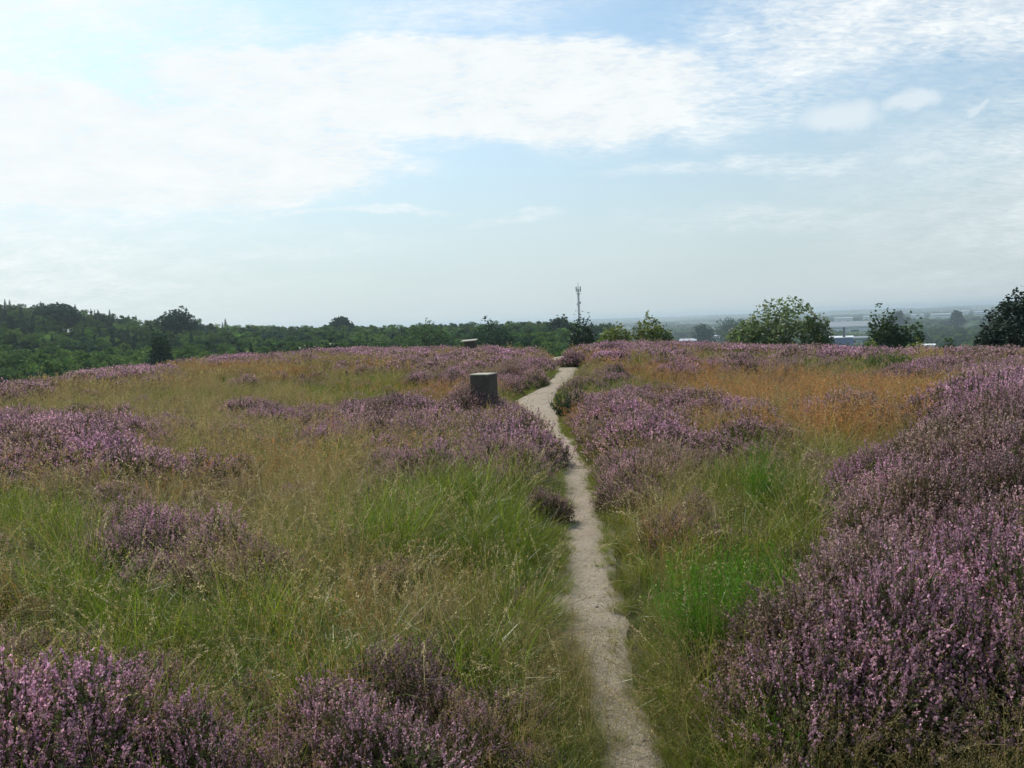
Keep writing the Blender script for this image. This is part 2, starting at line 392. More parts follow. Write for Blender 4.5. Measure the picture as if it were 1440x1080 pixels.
def broom_bush(seed, n=170, L0=.85, R_=.22, w=.006, tw=8, ang=.28, leaf=.011):
    """upright green whippy stems with small leaves"""
    rg = np.random.default_rng(seed); mb = MB()
    ph = rg.uniform(0, 2*np.pi, n); rho = R_*np.sqrt(rg.random(n)); base = np.stack([rho*np.cos(ph)*.6, rho*np.sin(ph)*.6, np.full(n, -.03)], -1)
    L = L0*rg.uniform(.45, 1.1, n)*(1-.35*rho/R_)
    C = blades(mb, base, ph+rg.normal(0, .4, n), ang*(.15+rho/R_)+rg.normal(0, .07, n), rg.normal(.05, .15, n), L, np.full(n, w), 5, 0, taper=1.2, rg=rg)
    tt = rg.uniform(.25, .98, (n, tw)); k = np.clip((tt*5).astype(int), 0, 4); fr = (tt*5-k)[..., None]; ii = np.arange(n)[:, None]
    P = (C[ii, k]*(1-fr)+C[ii, k+1]*fr).reshape(-1, 3); m_ = len(P)
    C2 = blades(mb, P, rg.uniform(0, 2*np.pi, m_), rg.uniform(.2, .6, m_), rg.uniform(-.3, .1, m_), L0*.14*rg.uniform(.5, 1.5, m_), np.full(m_, w*.6), 2, 0, rg=rg)
    Q = C2[:, 1]; bits(mb, Q+rg.normal(size=Q.shape)*.006, rg.normal(size=Q.shape)+[0, 0, 1], np.full(m_, leaf), 1.9, 0, rg)
    return mb

def src(name, mb, mats):
    return bpy.data.objects.new(name, mb.mesh(name, mats))
HM = [M['flower'], M['hleaf'], M['twig']]; GM = [M['grass'], M['seed']]
def collection(name, obs):
    c = bpy.data.collections.new(name)
    for o in obs: c.objects.link(o)
    return c
h_src = []
for k in range(6): h_src.append(src('aa_h%02d' % k, heather_plant(k, R_=.20+.02*(k % 3), Hh=.30+.03*(k % 4), bloom=.9-.06*k), HM))
for k in range(4): h_src.append(src('ab_h%02d' % k, heather_plant(20+k, R_=.26, Hh=.34, nsp=170, nfl=9, fs=.0125, core=450, cs=.022, nst=14, spl=.12), HM))
for k in range(4): h_src.append(src('ac_h%02d' % k, heather_plant(40+k, R_=.34, Hh=.36, nsp=150, nfl=5, fs=.026, core=260, cs=.04, nst=0, spl=.13), HM))
g_src = []
for k in range(6): g_src.append(src('aa_g%02d' % k, grass_tuft(100+k, L0=.29+.045*k, lean=.35+.06*k, curl=1.2+.35*k, n=130, w=.0036), GM))
for k in range(4): g_src.append(src('ab_g%02d' % k, grass_tuft(120+k, n=110, R_=.14, L0=.30, w=.0055, nseg=3), GM))
for k in range(4): g_src.append(src('ac_g%02d' % k, grass_tuft(140+k, n=80, R_=.24, L0=.33, w=.013, nseg=2), GM))
s_src = []
for k in range(6): s_src.append(src('aa_s%02d' % k, seed_tuft(200+k), GM))
for k in range(4): s_src.append(src('ab_s%02d' % k, seed_tuft(220+k, n=16, R_=.18, w=.003, nb=16, bs=.0075, nbl=40, bw=.005), GM))
for k in range(4): s_src.append(src('ac_s%02d' % k, seed_tuft(240+k, n=18, R_=.28, w=.008, nb=9, bs=.019, nbl=26, bw=.012), GM))
for k in range(3): s_src.append(src('ad_s%02d' % k, wheat_tuft(260+k), [M['wheat'], M['wheat']]))
C_H = collection('heather_variants', h_src); C_G = collection('grass_variants', g_src); C_S = collection('seed_variants', s_src)

def scatter(name, pts, rot, scl, idx, tint, coll, label, cat):
    me = bpy.data.meshes.new(name); n = len(pts); me.vertices.add(n); me.vertices.foreach_set('co', pts.astype(np.float32).ravel())
    for nm, ty, arr, key in (('rot', 'FLOAT_VECTOR', rot, 'vector'), ('scl', 'FLOAT_VECTOR', scl, 'vector'), ('tint', 'FLOAT_VECTOR', tint, 'vector'), ('idx', 'INT', idx, 'value')):
        a = me.attributes.new(nm, ty, 'POINT'); a.data.foreach_set(key, np.ascontiguousarray(arr, dtype=np.int32 if ty == 'INT' else np.float32).ravel())
    me.update()
    o = bpy.data.objects.new(name, me); COL.objects.link(o)
    ng = bpy.data.node_groups.new(name+'_nodes', 'GeometryNodeTree')
    ng.interface.new_socket('Geometry', in_out='INPUT', socket_type='NodeSocketGeometry'); ng.interface.new_socket('Geometry', in_out='OUTPUT', socket_type='NodeSocketGeometry')
    gi = ng.nodes.new('NodeGroupInput'); go = ng.nodes.new('NodeGroupOutput')
    ip = ng.nodes.new('GeometryNodeInstanceOnPoints'); ci = ng.nodes.new('GeometryNodeCollectionInfo')
    ci.inputs['Collection'].default_value = coll; ci.inputs['Separate Children'].default_value = True; ci.inputs['Reset Children'].default_value = True
    def attr(nm, ty):
        a = ng.nodes.new('GeometryNodeInputNamedAttribute'); a.data_type = ty; a.inputs['Name'].default_value = nm; return a.outputs['Attribute']
    l = ng.links.new
    l(gi.outputs[0], ip.inputs['Points']); l(ci.outputs[0], ip.inputs['Instance']); ip.inputs['Pick Instance'].default_value = True
    l(attr('idx', 'INT'), ip.inputs['Instance Index'])
    er = ng.nodes.new('FunctionNodeEulerToRotation'); l(attr('rot', 'FLOAT_VECTOR'), er.inputs[0]); l(er.outputs[0], ip.inputs['Rotation'])
    l(attr('scl', 'FLOAT_VECTOR'), ip.inputs['Scale']); l(ip.outputs[0], go.inputs[0])
    md = o.modifiers.new('scatter', 'NODES'); md.node_group = ng
    tag(o, label, cat, kind='stuff'); return o

# ------------------------------------------------------------------ vegetation map of the heath (patches paced out from the viewpoint)
PATCH = [ ('G', 120, 800, 120, 50, 1.2), ('G', 420, 930, 120, 45, 1.2), ('G', 560, 760, 160, 40, .9),  # kind, cx, cy, rx, ry, strength
 ('H', 60, 628, 150, 42, 1.3), ('H', 140, 668, 90, 24, .7), ('H', 130, 527, 120, 20, 1.9), ('H', 10, 550, 60, 15, 1.6), ('H', 300, 508, 80, 11, 1.5), ('H', 440, 498, 150, 11, 1.2), ('H', 330, 504, 110, 8, .8),
 ('H', 560, 497, 90, 12, 1.3), ('H', 600, 515, 100, 12, .8), ('H', 690, 505, 60, 12, 1.1), ('H', 740, 512, 40, 12, 1), ('H', 735, 537, 45, 12, 1.2), ('H', 620, 532, 60, 8, .9),
 ('H', 480, 602, 70, 24, 1.2), ('H', 560, 578, 150, 14, 1), ('H', 350, 575, 40, 10, .8), ('H', 600, 655, 110, 30, .6), ('H', 735, 635, 65, 42, 1.1), ('H', 770, 690, 35, 45, 1.1),
 ('H', 230, 772, 160, 38, .85), ('H', 610, 600, 190, 24, .85), ('H', 420, 590, 90, 14, .7), ('H', 340, 790, 90, 24, .8), ('H', 200, 590, 60, 14, .3), ('H', 50, 1040, 120, 80, 1.3), ('H', 190, 960, 90, 35, .9), ('H', 500, 1020, 120, 50, .75),
 ('H', 570, 930, 80, 40, .7), ('H', 600, 1085, 130, 35, 1.0), ('H', 770, 1045, 60, 40, .7), ('H', 250, 1060, 130, 40, .7), ('S', 440, 1000, 160, 60, .8), ('H', 280, 860, 50, 20, .7),
 ('H', 890, 600, 90, 50, 1.0), ('H', 860, 690, 55, 50, 1.1), ('H', 930, 640, 60, 50, .8), ('H', 1010, 580, 110, 13, 1.1), ('H', 870, 575, 80, 14, .9),
 ('H', 1385, 700, 200, 100, 1.6), ('H', 1450, 600, 150, 60, 1.5), ('S', 1330, 765, 60, 14, .9), ('G', 1350, 885, 40, 30, 1.2), ('H', 1320, 820, 165, 90, 1.6), ('H', 1215, 915, 95, 75, 1.4), ('H', 1420, 890, 150, 90, 1.3), ('H', 1140, 985, 50, 45, .9),
 ('H', 1350, 528, 120, 17, 1.3), ('H', 1400, 500, 90, 16, 1.5), ('H', 1100, 492, 140, 13, 1.7), ('H', 1250, 496, 110, 12, 1.5), ('H', 1000, 491, 80, 11, 1.5), ('H', 925, 491, 80, 13, 1.7), ('H', 858, 497, 48, 14, 1.6), ('H', 1080, 512, 120, 8, .8),
 ('H', 960, 520, 60, 8, .6), ('H', 1040, 520, 50, 6, .6), ('H', 1180, 575, 80, 10, .6), ('H', 1230, 535, 60, 8, .6), ('H', 890, 530, 40, 8, .5),
 ('G', 630, 625, 50, 16, 1.56), ('G', 640, 715, 170, 45, 1.56), ('G', 700, 760, 90, 40, 1.30), ('G', 50, 745, 110, 55, 1.69), ('G', 330, 870, 190, 60, 1.82), ('G', 180, 860, 100, 50, 1.43), ('G', 690, 930, 120, 70, 1.30),
 ('G', 400, 640, 150, 30, 0.65), ('G', 1030, 810, 100, 100, 1.8), ('G', 1120, 760, 60, 50, 1.4), ('G', 1070, 700, 90, 60, 1.30), ('G', 1040, 1010, 90, 60, 1.43), ('G', 950, 930, 60, 90, 1.04), ('G', 900, 820, 50, 60, 1.30), ('G', 905, 553, 26, 7, 1.82),
 ('G', 905, 508, 40, 6, 1.56), ('G', 1250, 510, 50, 12, 1.56), ('G', 1150, 512, 110, 8, 1.17), ('G', 1020, 505, 60, 7, 1.17), ('G', 200, 550, 150, 14, 0.65), ('G', 480, 545, 160, 16, 0.78), ('G', 730, 555, 70, 10, 1.17), ('G', 560, 530, 120, 8, 0.65),
 ('G', 850, 548, 40, 12, 1.17), ('G', 780, 488, 30, 6, 1.43), ('G', 450, 900, 100, 60, 1.04), ('G', 760, 840, 50, 60, 1.04), ('G', 300, 960, 160, 40, 1.17),
 ('S', 350, 690, 220, 60, 1.2), ('S', 500, 800, 180, 50, 1.1), ('S', 250, 560, 250, 34, 1.2), ('S', 600, 850, 160, 50, .9), ('S', 940, 720, 70, 50, .9), ('S', 1330, 1020, 190, 70, 1.9), ('S', 780, 920, 60, 60, 1.1), ('S', 1220, 1035, 120, 60, 1.8),
 ('S', 100, 870, 110, 60, .6), ('S', 700, 560, 100, 20, .4), ('S', 720, 850, 90, 40, .8),
 ('O', 1120, 552, 190, 20, 2.16), ('O', 1200, 602, 110, 18, 1.89), ('O', 960, 525, 90, 10, 1.35), ('O', 660, 552, 90, 10, 1.49), ('O', 900, 520, 60, 10, 1.08), ('O', 925, 775, 40, 40, 1.35), ('O', 440, 660, 80, 20, .5), ('O', 820, 590, 50, 20, 0.94),
 ('O', 560, 548, 120, 12, .6), ('O', 1280, 560, 40, 14, 1.22), ('O', 860, 505, 50, 8, 1.08), ('O', 350, 520, 120, 8, .35)]
def veg_fields(x, y, z):
    px, py, d = project(x, y, z+.2)
    jx = (fbm(x*.9+3, y*.9+8)-.5); jy = (fbm(x*.9+53, y*.9+28)-.5)
    out = {}
    infr = sst(0, 200, 200+px)*sst(0, 200, W0+200-px)
    for k, b in (('H', .16), ('G', .22), ('S', .34), ('O', .05)):
        f = np.full(x.shape, b)+ (.5*(fbm(x*.35+ord(k), y*.35, 3)-.45))
        for (kk, cx, cy, rx, ry, s) in PATCH:
            if kk != k: continue
            dd = np.hypot((px-cx)/rx+jx*1.3, (py-cy)/ry+jy*1.3)
            f = np.maximum(f, s*(1-sst(.55, 1.15, dd)))
        f2 = b+1.6*(fbm(x*.25+ord(k)*3, y*.25, 3)-.45)
        out[k] = np.maximum(f*infr+f2*(1-infr), 0)
    return out

def jitter(r0, r1, a0, a1, step):
    gx = np.arange(-r1, r1, step); X, Y = np.meshgrid(gx, gx); X = X.ravel(); Y = Y.ravel()
    X = X+rng.uniform(-.5, .5, X.size)*step; Y = Y+rng.uniform(-.5, .5, Y.size)*step
    r = np.hypot(X, Y); a = np.degrees(np.arctan2(X, Y)); k = (r > r0) & (r <= r1) & (a > a0) & (a < a1)
    return X[k], Y[k]
rings = [(2.2, 4.5, -75, 75, .105), (4.5, 9, -56, 56, .125), (9, 16, -50, 50, .17), (16, 27, -40, 40, .24), (27, 54, -38, 38, .31)]
ACC = {k: [] for k in 'HGS'}
for li, (r0, r1, a0, a1, st) in enumerate(rings):
    x, y = jitter(r0, r1, a0, a1, st)
    r = np.hypot(x, y); az = np.degrees(np.arctan2(x, y)); E = np.interp(az, E_AZ, E_R)
    k = r < E+9; x, y, r = x[k], y[k], r[k]
    z = height(x, y); pdv = path_dist(x, y)+.10*(fbm(x*3, y*3)-.5)
    fl = veg_fields(x, y, z); n = len(x)
    wH, wG, wS, wO = [fl[c] for c in 'HGSO']
    wG = wG+1.2*(1-sst(0.02, .35, pdv)); wH = wH*sst(.05, .30, pdv); wS = wS*sst(.02, .25, pdv); wO = wO*sst(.05, .3, pdv)
    for q_, a_ in enumerate((wH, wG, wS, wO)): a_ *= .55+.9*fbm(x*1.6+q_*31, y*1.6+q_*11, 3)
    P_ = np.stack([(wH*1.28)**1.9, (wG*1.12)**1.9, wS**1.9, (wO*.92)**1.9], -1)+1e-6; P_ /= P_.sum(1, keepdims=True)
    cum = P_.cumsum(1); u = rng.random(n)[:, None]; typ = (u > cum).sum(1)
    typ = np.minimum(typ, 3)
    lod = 0 if r1 <= 9 else (1 if r1 <= 27 else 2)
    lodr = rng.random(n)
    short = .30+.70*sst(.0, .40, pdv)
    ok = (pdv > .02) | ((pdv > -.04) & (rng.random(n) < .35))
    big = 1+.0*r
    patchy = fbm(x*.8+91, y*.8+7, 3)
    for t in range(4):
        s = ok & (typ == t)
        keep = {0: .62 if lod == 0 else .8, 1: .9, 2: .8, 3: .85}[t]
        s &= rng.random(n) < keep
        m_ = int(s.sum())
        if not m_: continue
        rot = np.stack([rng.normal(0, .10, m_), rng.normal(0, .10, m_), rng.uniform(0, 2*np.pi, m_)], -1)
        if t == 0:
            ii = (rng.integers(0, 6, m_), rng.integers(6, 10, m_), rng.integers(10, 14, m_))[lod]
            sc = (.60+.75*np.clip(wH[s]/1.5, 0, 1)+(.7 if lod == 0 else 1.5)*(patchy[s]-.5))*rng.uniform(.8, 1.2, m_)*(.55+.45*sst(.1, .5, pdv[s]))
            sc = np.clip(sc, .35, 1.5)
            cn = fbm(x[s]*1.3, y[s]*1.3+50, 3)
            ti = np.stack([np.clip(.32+3.0*(cn-.5)+rng.normal(0, .18, m_), 0, 1), np.clip(2.2*(fbm(x[s]*.8+9, y[s]*.8, 3)-.5)+.2+rng.normal(0, .15, m_), 0, 1), np.clip(rng.normal(.5, .22, m_), 0, 1)], -1)
            ACC['H'].append((x[s], y[s], z[s], rot, np.stack([sc, sc, sc*rng.uniform(.85, 1.15, m_)], -1), ii, ti))
        elif t == 1:
            ii = (rng.integers(0, 6, m_), rng.integers(6, 10, m_), rng.integers(10, 14, m_))[lod]
            sc = rng.uniform(.7, 1.25, m_)*short[s]*np.clip(.10+1.7*fbm(x[s]*2.3+12, y[s]*2.3, 3), .35, 1.5)
            dry = np.clip(.12+.9*(fbm(x[s]*.7+22, y[s]*.7, 3)-.5)+rng.normal(0, .1, m_)+.25*(1-sst(.0, .3, pdv[s])), 0, .75)
            ti = np.stack([dry, np.zeros(m_), np.clip(rng.normal(.5, .2, m_), 0, 1)], -1)
            rot[:, :2] += rng.normal(0, .12, (m_, 2))+np.stack([fbm(x[s]*1.1+70, y[s]*1.1, 2)-.5, fbm(x[s]*1.1, y[s]*1.1+70, 2)-.5], -1)*1.9*(lod == 0)
            ACC['G'].append((x[s], y[s], z[s], rot, np.stack([sc, sc, sc], -1), ii, ti))
        else:
            ii = (rng.integers(0, 6, m_), rng.integers(6, 10, m_), rng.integers(10, 14, m_))[lod]
            if lod == 0:
                wh = rng.random(m_) < .19; ii = np.where(wh, rng.integers(14, 17, m_), ii)
            sc = rng.uniform(.7, 1.2, m_)*short[s]*(.5+.95*fbm(x[s]*1.4+62, y[s]*1.4, 3))
            if t == 2: ti = np.stack([np.clip(rng.normal(.30, .2, m_), 0, 1), np.clip(rng.normal(.10, .12, m_), 0, 1), np.clip(rng.normal(.5, .2, m_), 0, 1)], -1)
            else: ti = np.stack([np.clip(rng.normal(.6, .2, m_), 0, 1), np.clip(rng.normal(.8, .2, m_), 0, 1), np.clip(rng.normal(.5, .2, m_), 0, 1)], -1)
            ACC['S'].append((x[s], y[s], z[s], rot, np.stack([sc, sc, sc], -1), ii, ti))
    # some grass everywhere among heather
    s = ok & (typ == 0) & (rng.random(n) < .16); m_ = int(s.sum())
    if m_:
        ii = (rng.integers(0, 6, m_), rng.integers(6, 10, m_), rng.integers(10, 14, m_))[lod]; sc = rng.uniform(.7, 1.1, m_)*short[s]
        rot = np.stack([rng.normal(0, .15, m_), rng.normal(0, .15, m_), rng.uniform(0, 6.28, m_)], -1)
        ti = np.stack([np.clip(rng.normal(.35, .2, m_), 0, 1), np.zeros(m_)+.1, rng.random(m_)], -1)
        ACC['S'].append((x[s], y[s], z[s], rot, np.stack([sc, sc, sc], -1), ii, ti))
# short turf and overhanging tufts along the path
for (r0, r1, st, lo_, hi_) in ((1.5, 9, .045, 0, 6), (9, 22, .09, 6, 10)):
    i = np.repeat(np.arange(0, len(PX), 1), 7 if r0 < 5 else 4); n = len(i); sd_ = rng.choice([-1, 1], n)
    off = PW[i]/2+np.abs(rng.normal(0, .16, n))-.03-.05*np.clip(fbm(i*.03, i*0+sd_*5.)-.45, 0, 1)*4*PW[i]
    tx = np.gradient(PX)[i]; ty = np.gradient(PY)[i]; l = np.hypot(tx, ty)
    x = PX[i]+sd_*ty/l*off+rng.normal(0, .04, n); y = PY[i]-sd_*tx/l*off+rng.normal(0, .04, n); r = np.hypot(x, y)
    k = (r > r0) & (r < r1) & (fbm(x*2.5, y*2.5+40, 3) > .36)
    x, y, off, r = x[k], y[k], off[k], r[k]; n = len(x); pdv = path_dist(x, y); sc = rng.uniform(.18, .45, n)*(.55+1.5*np.clip(pdv+.04, 0, .4))*1.2
    rot = np.stack([rng.normal(0, .2, n), rng.normal(0, .2, n), rng.uniform(0, 6.28, n)], -1)
    ti = np.stack([np.clip(rng.normal(.35, .25, n), 0, 1), np.zeros(n), rng.random(n)], -1)
    ACC['G'].append((x, y, height(x, y)+.01, rot, np.stack([sc, sc, sc], -1), rng.integers(lo_, hi_, n), ti))
n = 360; i = rng.integers(40, 125, n); sd_ = rng.choice([-1, -1, 1], n); off = PW[i]/2+rng.uniform(-.04, .45, n)
x = PX[i]+sd_*off+rng.normal(0, .04, n); y = PY[i]+rng.normal(0, .1, n); k = np.hypot(x, y) > 2.8; x, y = x[k], y[k]; n = len(x)
sc = rng.uniform(.5, .95, n); rot = np.stack([rng.normal(0, .35, n), rng.normal(0, .35, n), rng.uniform(0, 6.28, n)], -1)
ACC['S'].append((x, y, height(x, y)+.01, rot, np.stack([sc, sc, sc], -1), np.where(rng.random(n) < .85, rng.integers(0, 6, n), rng.integers(14, 17, n)), np.stack([rng.random(n)*.6+.2, rng.random(n)*.3, rng.random(n)], -1)))
n = 230; a_ = np.radians(rng.uniform(-36, 12, n)); r = np.sqrt(rng.uniform(3.3**2, 7.5**2, n)); x, y = r*np.sin(a_), r*np.cos(a_); k = path_dist(x, y) > .1; x, y = x[k], y[k]; n = len(x)
sc = rng.uniform(.55, 1.0, n); rot = np.stack([rng.normal(0, .2, n), rng.normal(0, .2, n), rng.uniform(0, 6.28, n)], -1)
ACC['S'].append((x, y, height(x, y)+.01, rot, np.stack([sc, sc, sc], -1), rng.integers(14, 17, n), np.stack([rng.random(n)*.6+.2, rng.random(n)*.3, rng.random(n)], -1)))
def flush(k, name, coll, label, cat):
    A = ACC[k]; cat_ = [np.concatenate([a[i] for a in A]) for i in range(7)]
    rr_ = np.hypot(cat_[0], cat_[1])
    if k != 'H':      # the trodden standing place at the viewpoint: only low growth
        cat_[4] = np.minimum(cat_[4], (.45+.9*sst(2.2, 4.2, rr_))[:, None]); cat_[3][:, :2] = np.where((rr_ < 4)[:, None], np.clip(cat_[3][:, :2], -.35, .35), cat_[3][:, :2])
    if k == 'S': cat_[5] = np.where((rr_ < 3.2) & (cat_[5] >= 14), 2, cat_[5])
    pts = np.stack(cat_[:3], -1); print(name, len(pts))
    scatter(name, pts, cat_[3], cat_[4], cat_[5], cat_[6], coll, label, cat)
flush('H', 'heather_cover', C_H, 'purple flowering heather spreading over the heath on both sides of the path', 'heather')
flush('G', 'grass_cover', C_G, 'fresh green grass growing between the heather and along the path edges', 'grass')
flush('S', 'seeding_grass', C_S, 'straw and orange coloured grass with fine drooping seed heads', 'dry grass')
#@@VEG_END

# ------------------------------------------------------------------ individual shrubs on the heath
def tinted(cols, t, trans=.35, nm='m'): return leafy(nm, cols, trans, tint=t, spark=1.0)
def bush_mats(t): 
    return [tinted(FLOW, t, .35, 'heather_flower_bush'), tinted(HLEAF, t, .2, 'heather_leaf_bush'), M['twig']]
def heather_bush(px, py, wpx, hpx, label, t, seed):
    x, y = unproject(px, py); d = math.sqrt(x*x+y*y); w = wpx/F*d; hh = hpx/F*d
    mb = MB(); rg = np.random.default_rng(seed); rd = w/2
    lod = 0 if d < 9 else (1 if d < 22 else 2)
    n = max(5, int((w/.26)**2*1.6)); zb = h1(x, y)
    for k in range(n):
        a = rg.uniform(0, 6.28); q = rd*math.sqrt(rg.random())*.92; sx, sy = q*math.cos(a), q*math.sin(a)*.8
        kk = dict(fs=.0068, nfl=18, nsp=150) if lod == 0 else (dict(fs=.0125, nfl=9, nsp=120, core=300, cs=.022, nst=10) if lod == 1 else dict(fs=.022, nfl=6, nsp=110, core=220, cs=.035, nst=0))
        hk = hh*(1-.55*(q/rd)**2)*rg.uniform(.85, 1.1)
        p = heather_plant(int(rg.integers(1e6)), R_=min(.34, rd*.7), Hh=hk, **kk)
        mb.extend(p, off=(sx, sy, h1(x+sx, y+sy)-zb))
    o = mb.build('heather_bush', bush_mats(t), loc=(x, y, zb)); tag(o, label, 'heather bush', 'separate heather bushes')
BUSH = [
 (668, 594, 80, 60, 'faded grey-pink heather bush at the foot of the dark stone block', (.5, .1, .7)),
 (807, 516, 36, 20, 'rounded purple heather bush just right of the sandy path near its far end', (.2, .3, .35)),
 (860, 506, 56, 22, 'large dark purple heather bush on the crest, right of the one at the path end', (.3, .2, .2)),
 (932, 500, 50, 18, 'broad heather bush on the crest below the yellow-green shrubs', (.4, .1, .3)),
 (552, 501, 40, 18, 'tall dark heather bush on the crest left of the far plinth', (.4, .1, .1)),
 (500, 506, 30, 14, 'low dark heather bush on the crest, next one left of the tallest', (.4, .1, .15)),
 (694, 506, 40, 18, 'bright purple heather bush in front of the far plinth', (.1, .7, .6)),
 (728, 545, 44, 16, 'low purple heather bush beside the green verge left of the path bend', (.1, .5, .5)),
 (1097, 528, 36, 16, 'lone dark heather bush standing at the back of the orange grass', (.6, .0, .3)),
 (1220, 522, 26, 14, 'small grey-purple heather bush in front of the green shrub on the right', (.6, .1, .3)),
 (872, 722, 60, 60, 'dark heather bush hanging over the right edge of the narrow path', (.7, .0, .25)),
 (905, 650, 84, 60, 'brownish heather bush right of the path behind the dark one', (.6, .1, .5)),
 (745, 655, 80, 50, 'purple heather bush leaning over the left edge of the path', (.3, .6, .5)),
 (770, 740, 50, 60, 'dull dark heather bush at the left edge where the path narrows', (.6, .0, .25)),
 (470, 615, 56, 28, 'grey-purple heather bush alone in the olive grass left of centre', (.3, .3, .5)),
 (1340, 530, 50, 22, 'heather bush beside the bare sandy strip on the far right', (.3, .2, .3)),
 (120, 540, 90, 24, 'long dark heather bush along the left rim of the hilltop', (.5, .1, .2)),
 (1110, 975, 90, 80, 'bright pink heather bush at the foot of the big right-hand heather bank', (.0, 1.0, .75)),
]
for i, (px, py, w, h_, lb, t) in enumerate(BUSH): heather_bush(px, py, w, h_, lb, t, 500+i)
BMAT = [M['broom'], leafy('broom_yellow', ((.10, .15, .03),)*3, .35, tint=(0, 0, .5)), leafy('broom_dark', ((.03, .06, .02),)*3, .25, tint=(0, 0, .4))]
def broom(px, py, wpx, hpx, label, mat=0, seed=0, n=170, name='broom_bush', cat='broom bush', w=None, ang=.28):
    x, y = unproject(px, py); d = math.sqrt(x*x+y*y+1.5); L = hpx/F*d
    mb = broom_bush(600+seed, n=n, L0=L, R_=wpx/F*d/2, w=w or max(.0035, d*.0007), leaf=max(.009, d*.0012), ang=ang)
    o = mb.build(name, [BMAT[mat]], loc=(x, y, h1(x, y))); tag(o, label, cat, 'green broom bushes on the heath'); return o
broom(1000, 945, 130, 200, 'tallest bright green broom bush left of the big heather bank', 0, 1, 420)
broom(1062, 865, 110, 120, 'bright green broom clump nestled against the left edge of the big heather bank', 0, 21, 300)
broom(1072, 735, 46, 140, 'slender upright broom bush standing in grass before the orange patch', 0, 2, 90, ang=.12)
broom(1020, 690, 50, 70, 'small leaning broom shoots left of the slender upright broom', 0, 3, 40)
broom(800, 588, 40, 50, 'round dark green broom bush beside the sandy clearing', 2, 4, 150, ang=.55)
broom(688, 584, 46, 42, 'low green broom tuft at the foot of the dark stone block', 0, 5, 90)
broom(1250, 524, 70, 32, 'wide green broom bush behind the orange grass on the right', 1, 6, 260, ang=.6)
broom(872, 537, 14, 24, 'tiny dark upright seedling among heather right of the path', 2, 7, 50, ang=.1)
broom(1340, 930, 60, 90, 'green broom shoots poking out of the big heather bank', 0, 8, 110)
broom(1100, 1075, 90, 110, 'fresh green broom tuft at the bottom edge right of the path', 0, 9, 190)
broom(650, 502, 50, 20, 'yellow-green shrub in front of the far plinth', 1, 10, 150, ang=.5)
broom(775, 500, 60, 12, 'low yellow-green shrubbery behind the end of the path', 1, 11, 120, ang=.5)
broom(500, 525, 50, 10, 'low green broom behind the olive grass on the left crest', 1, 12, 70, ang=.5)

# ------------------------------------------------------------------ man-made things on the heath
M['stone_dark'] = plain('dark_stone', (.12, .095, .07), .9, .5, 7, .9, col2=(.055, .050, .04))
M['stone_pale_sunlit'] = plain('pale_sunlit_stone_top', (.50, .47, .38), .9, .3, 9, .5, col2=(.30, .29, .22))  # pale weathered tops; their sunlit look is put into this colour too
M['wood'] = plain('weathered_post', (.06, .05, .04), .9, .4, 8)
x, y = at_dist(677, 16.5); v = ray(676, 524.5); bz = CAM_Z+v[2]*16.5/math.hypot(v[0], v[1])-.89; b = empty('stone_block', (x, y, bz), R(-24)); tag(b, 'dark square stone block with pale flat top in the heather left of the path', 'stone block')
mb = MB(); box(mb, (0, 0, .27), (.44, .42, 1.16), 0, 0, .985, .012); mb.build('block_body', [M['stone_dark']], b)
mb = MB(); box(mb, (0, 0, .866), (.440, .420, .026), 0, 0, .98, .010); mb.build('block_top', [M['stone_pale_sunlit']], b)
x, y = at_dist(659, 41); v = ray(659, 480); bz = CAM_Z+v[2]*41/math.hypot(v[0], v[1])-.62; b = empty('viewing_plinth', (x, y, bz), R(-12)); tag(b, 'small dark plinth with overhanging pale slab on the crest behind heather', 'plinth')
mb = MB(); box(mb, (.06, 0, .10), (.56, .42, 1.02), 0, 0, .97, .015); mb.build('plinth_body', [M['stone_dark']], b)
mb = MB(); box(mb, (0, 0, .0), (.80, .55, .055), 0, 0, 1, .012); t_ = mb.build('plinth_slab', [M['stone_pale_sunlit']], b, (0, 0, .66)); t_.rotation_euler = (R(6), R(-3), 0)
x, y = unproject(775, 503); b = MB(); tube(b, [(0, 0, -.1), (.01, 0, .25), (.0, .01, .5)], [.05, .048, .045], 8); o = b.build('wooden_post', [M['wood']], loc=(x, y, h1(x, y))); tag(o, 'short dark wooden post at the far end of the path', 'post')
# stones and gravel lying on the path
mb = MB(); rg = np.random.default_rng(5)
ico = np.array([(0, 0, 1), (.89, 0, .45), (.28, .85, .45), (-.72, .53, .45), (-.72, -.53, .45), (.28, -.85, .45), (.72, .53, -.45), (-.28, .85, -.45), (-.89, 0, -.45), (-.28, -.85, -.45), (.72, -.53, -.45), (0, 0, -1)])
icf = np.array([(0, 1, 2), (0, 2, 3), (0, 3, 4), (0, 4, 5), (0, 5, 1), (1, 6, 2), (2, 7, 3), (3, 8, 4), (4, 9, 5), (5, 10, 1), (6, 7, 2), (7, 8, 3), (8, 9, 4), (9, 10, 5), (10, 6, 1), (11, 7, 6), (11, 8, 7), (11, 9, 8), (11, 10, 9), (11, 6, 10)])
for k in range(11000):
    i = rg.integers(0, len(ts)) if k % 3 else rg.integers(0, len(ts)//3)
    px_ = PX[i]+rg.uniform(-.5, .5)*PW[i]*1.05; py_ = PY[i]+rg.uniform(-.03, .03)
    if math.hypot(px_, py_) < 1.5 or py_ < 1: continue
    s = rg.uniform(.0025, .0065) if rg.random() < .985 else rg.uniform(.008, .014)
    s *= 1+.03*py_
    mb.add(ico*rg.uniform(.6, 1.2, (12, 1))*s*[1, rg.uniform(.6, 1), .6]+[px_, py_, h1(px_, py_)+.022], icf, 0)
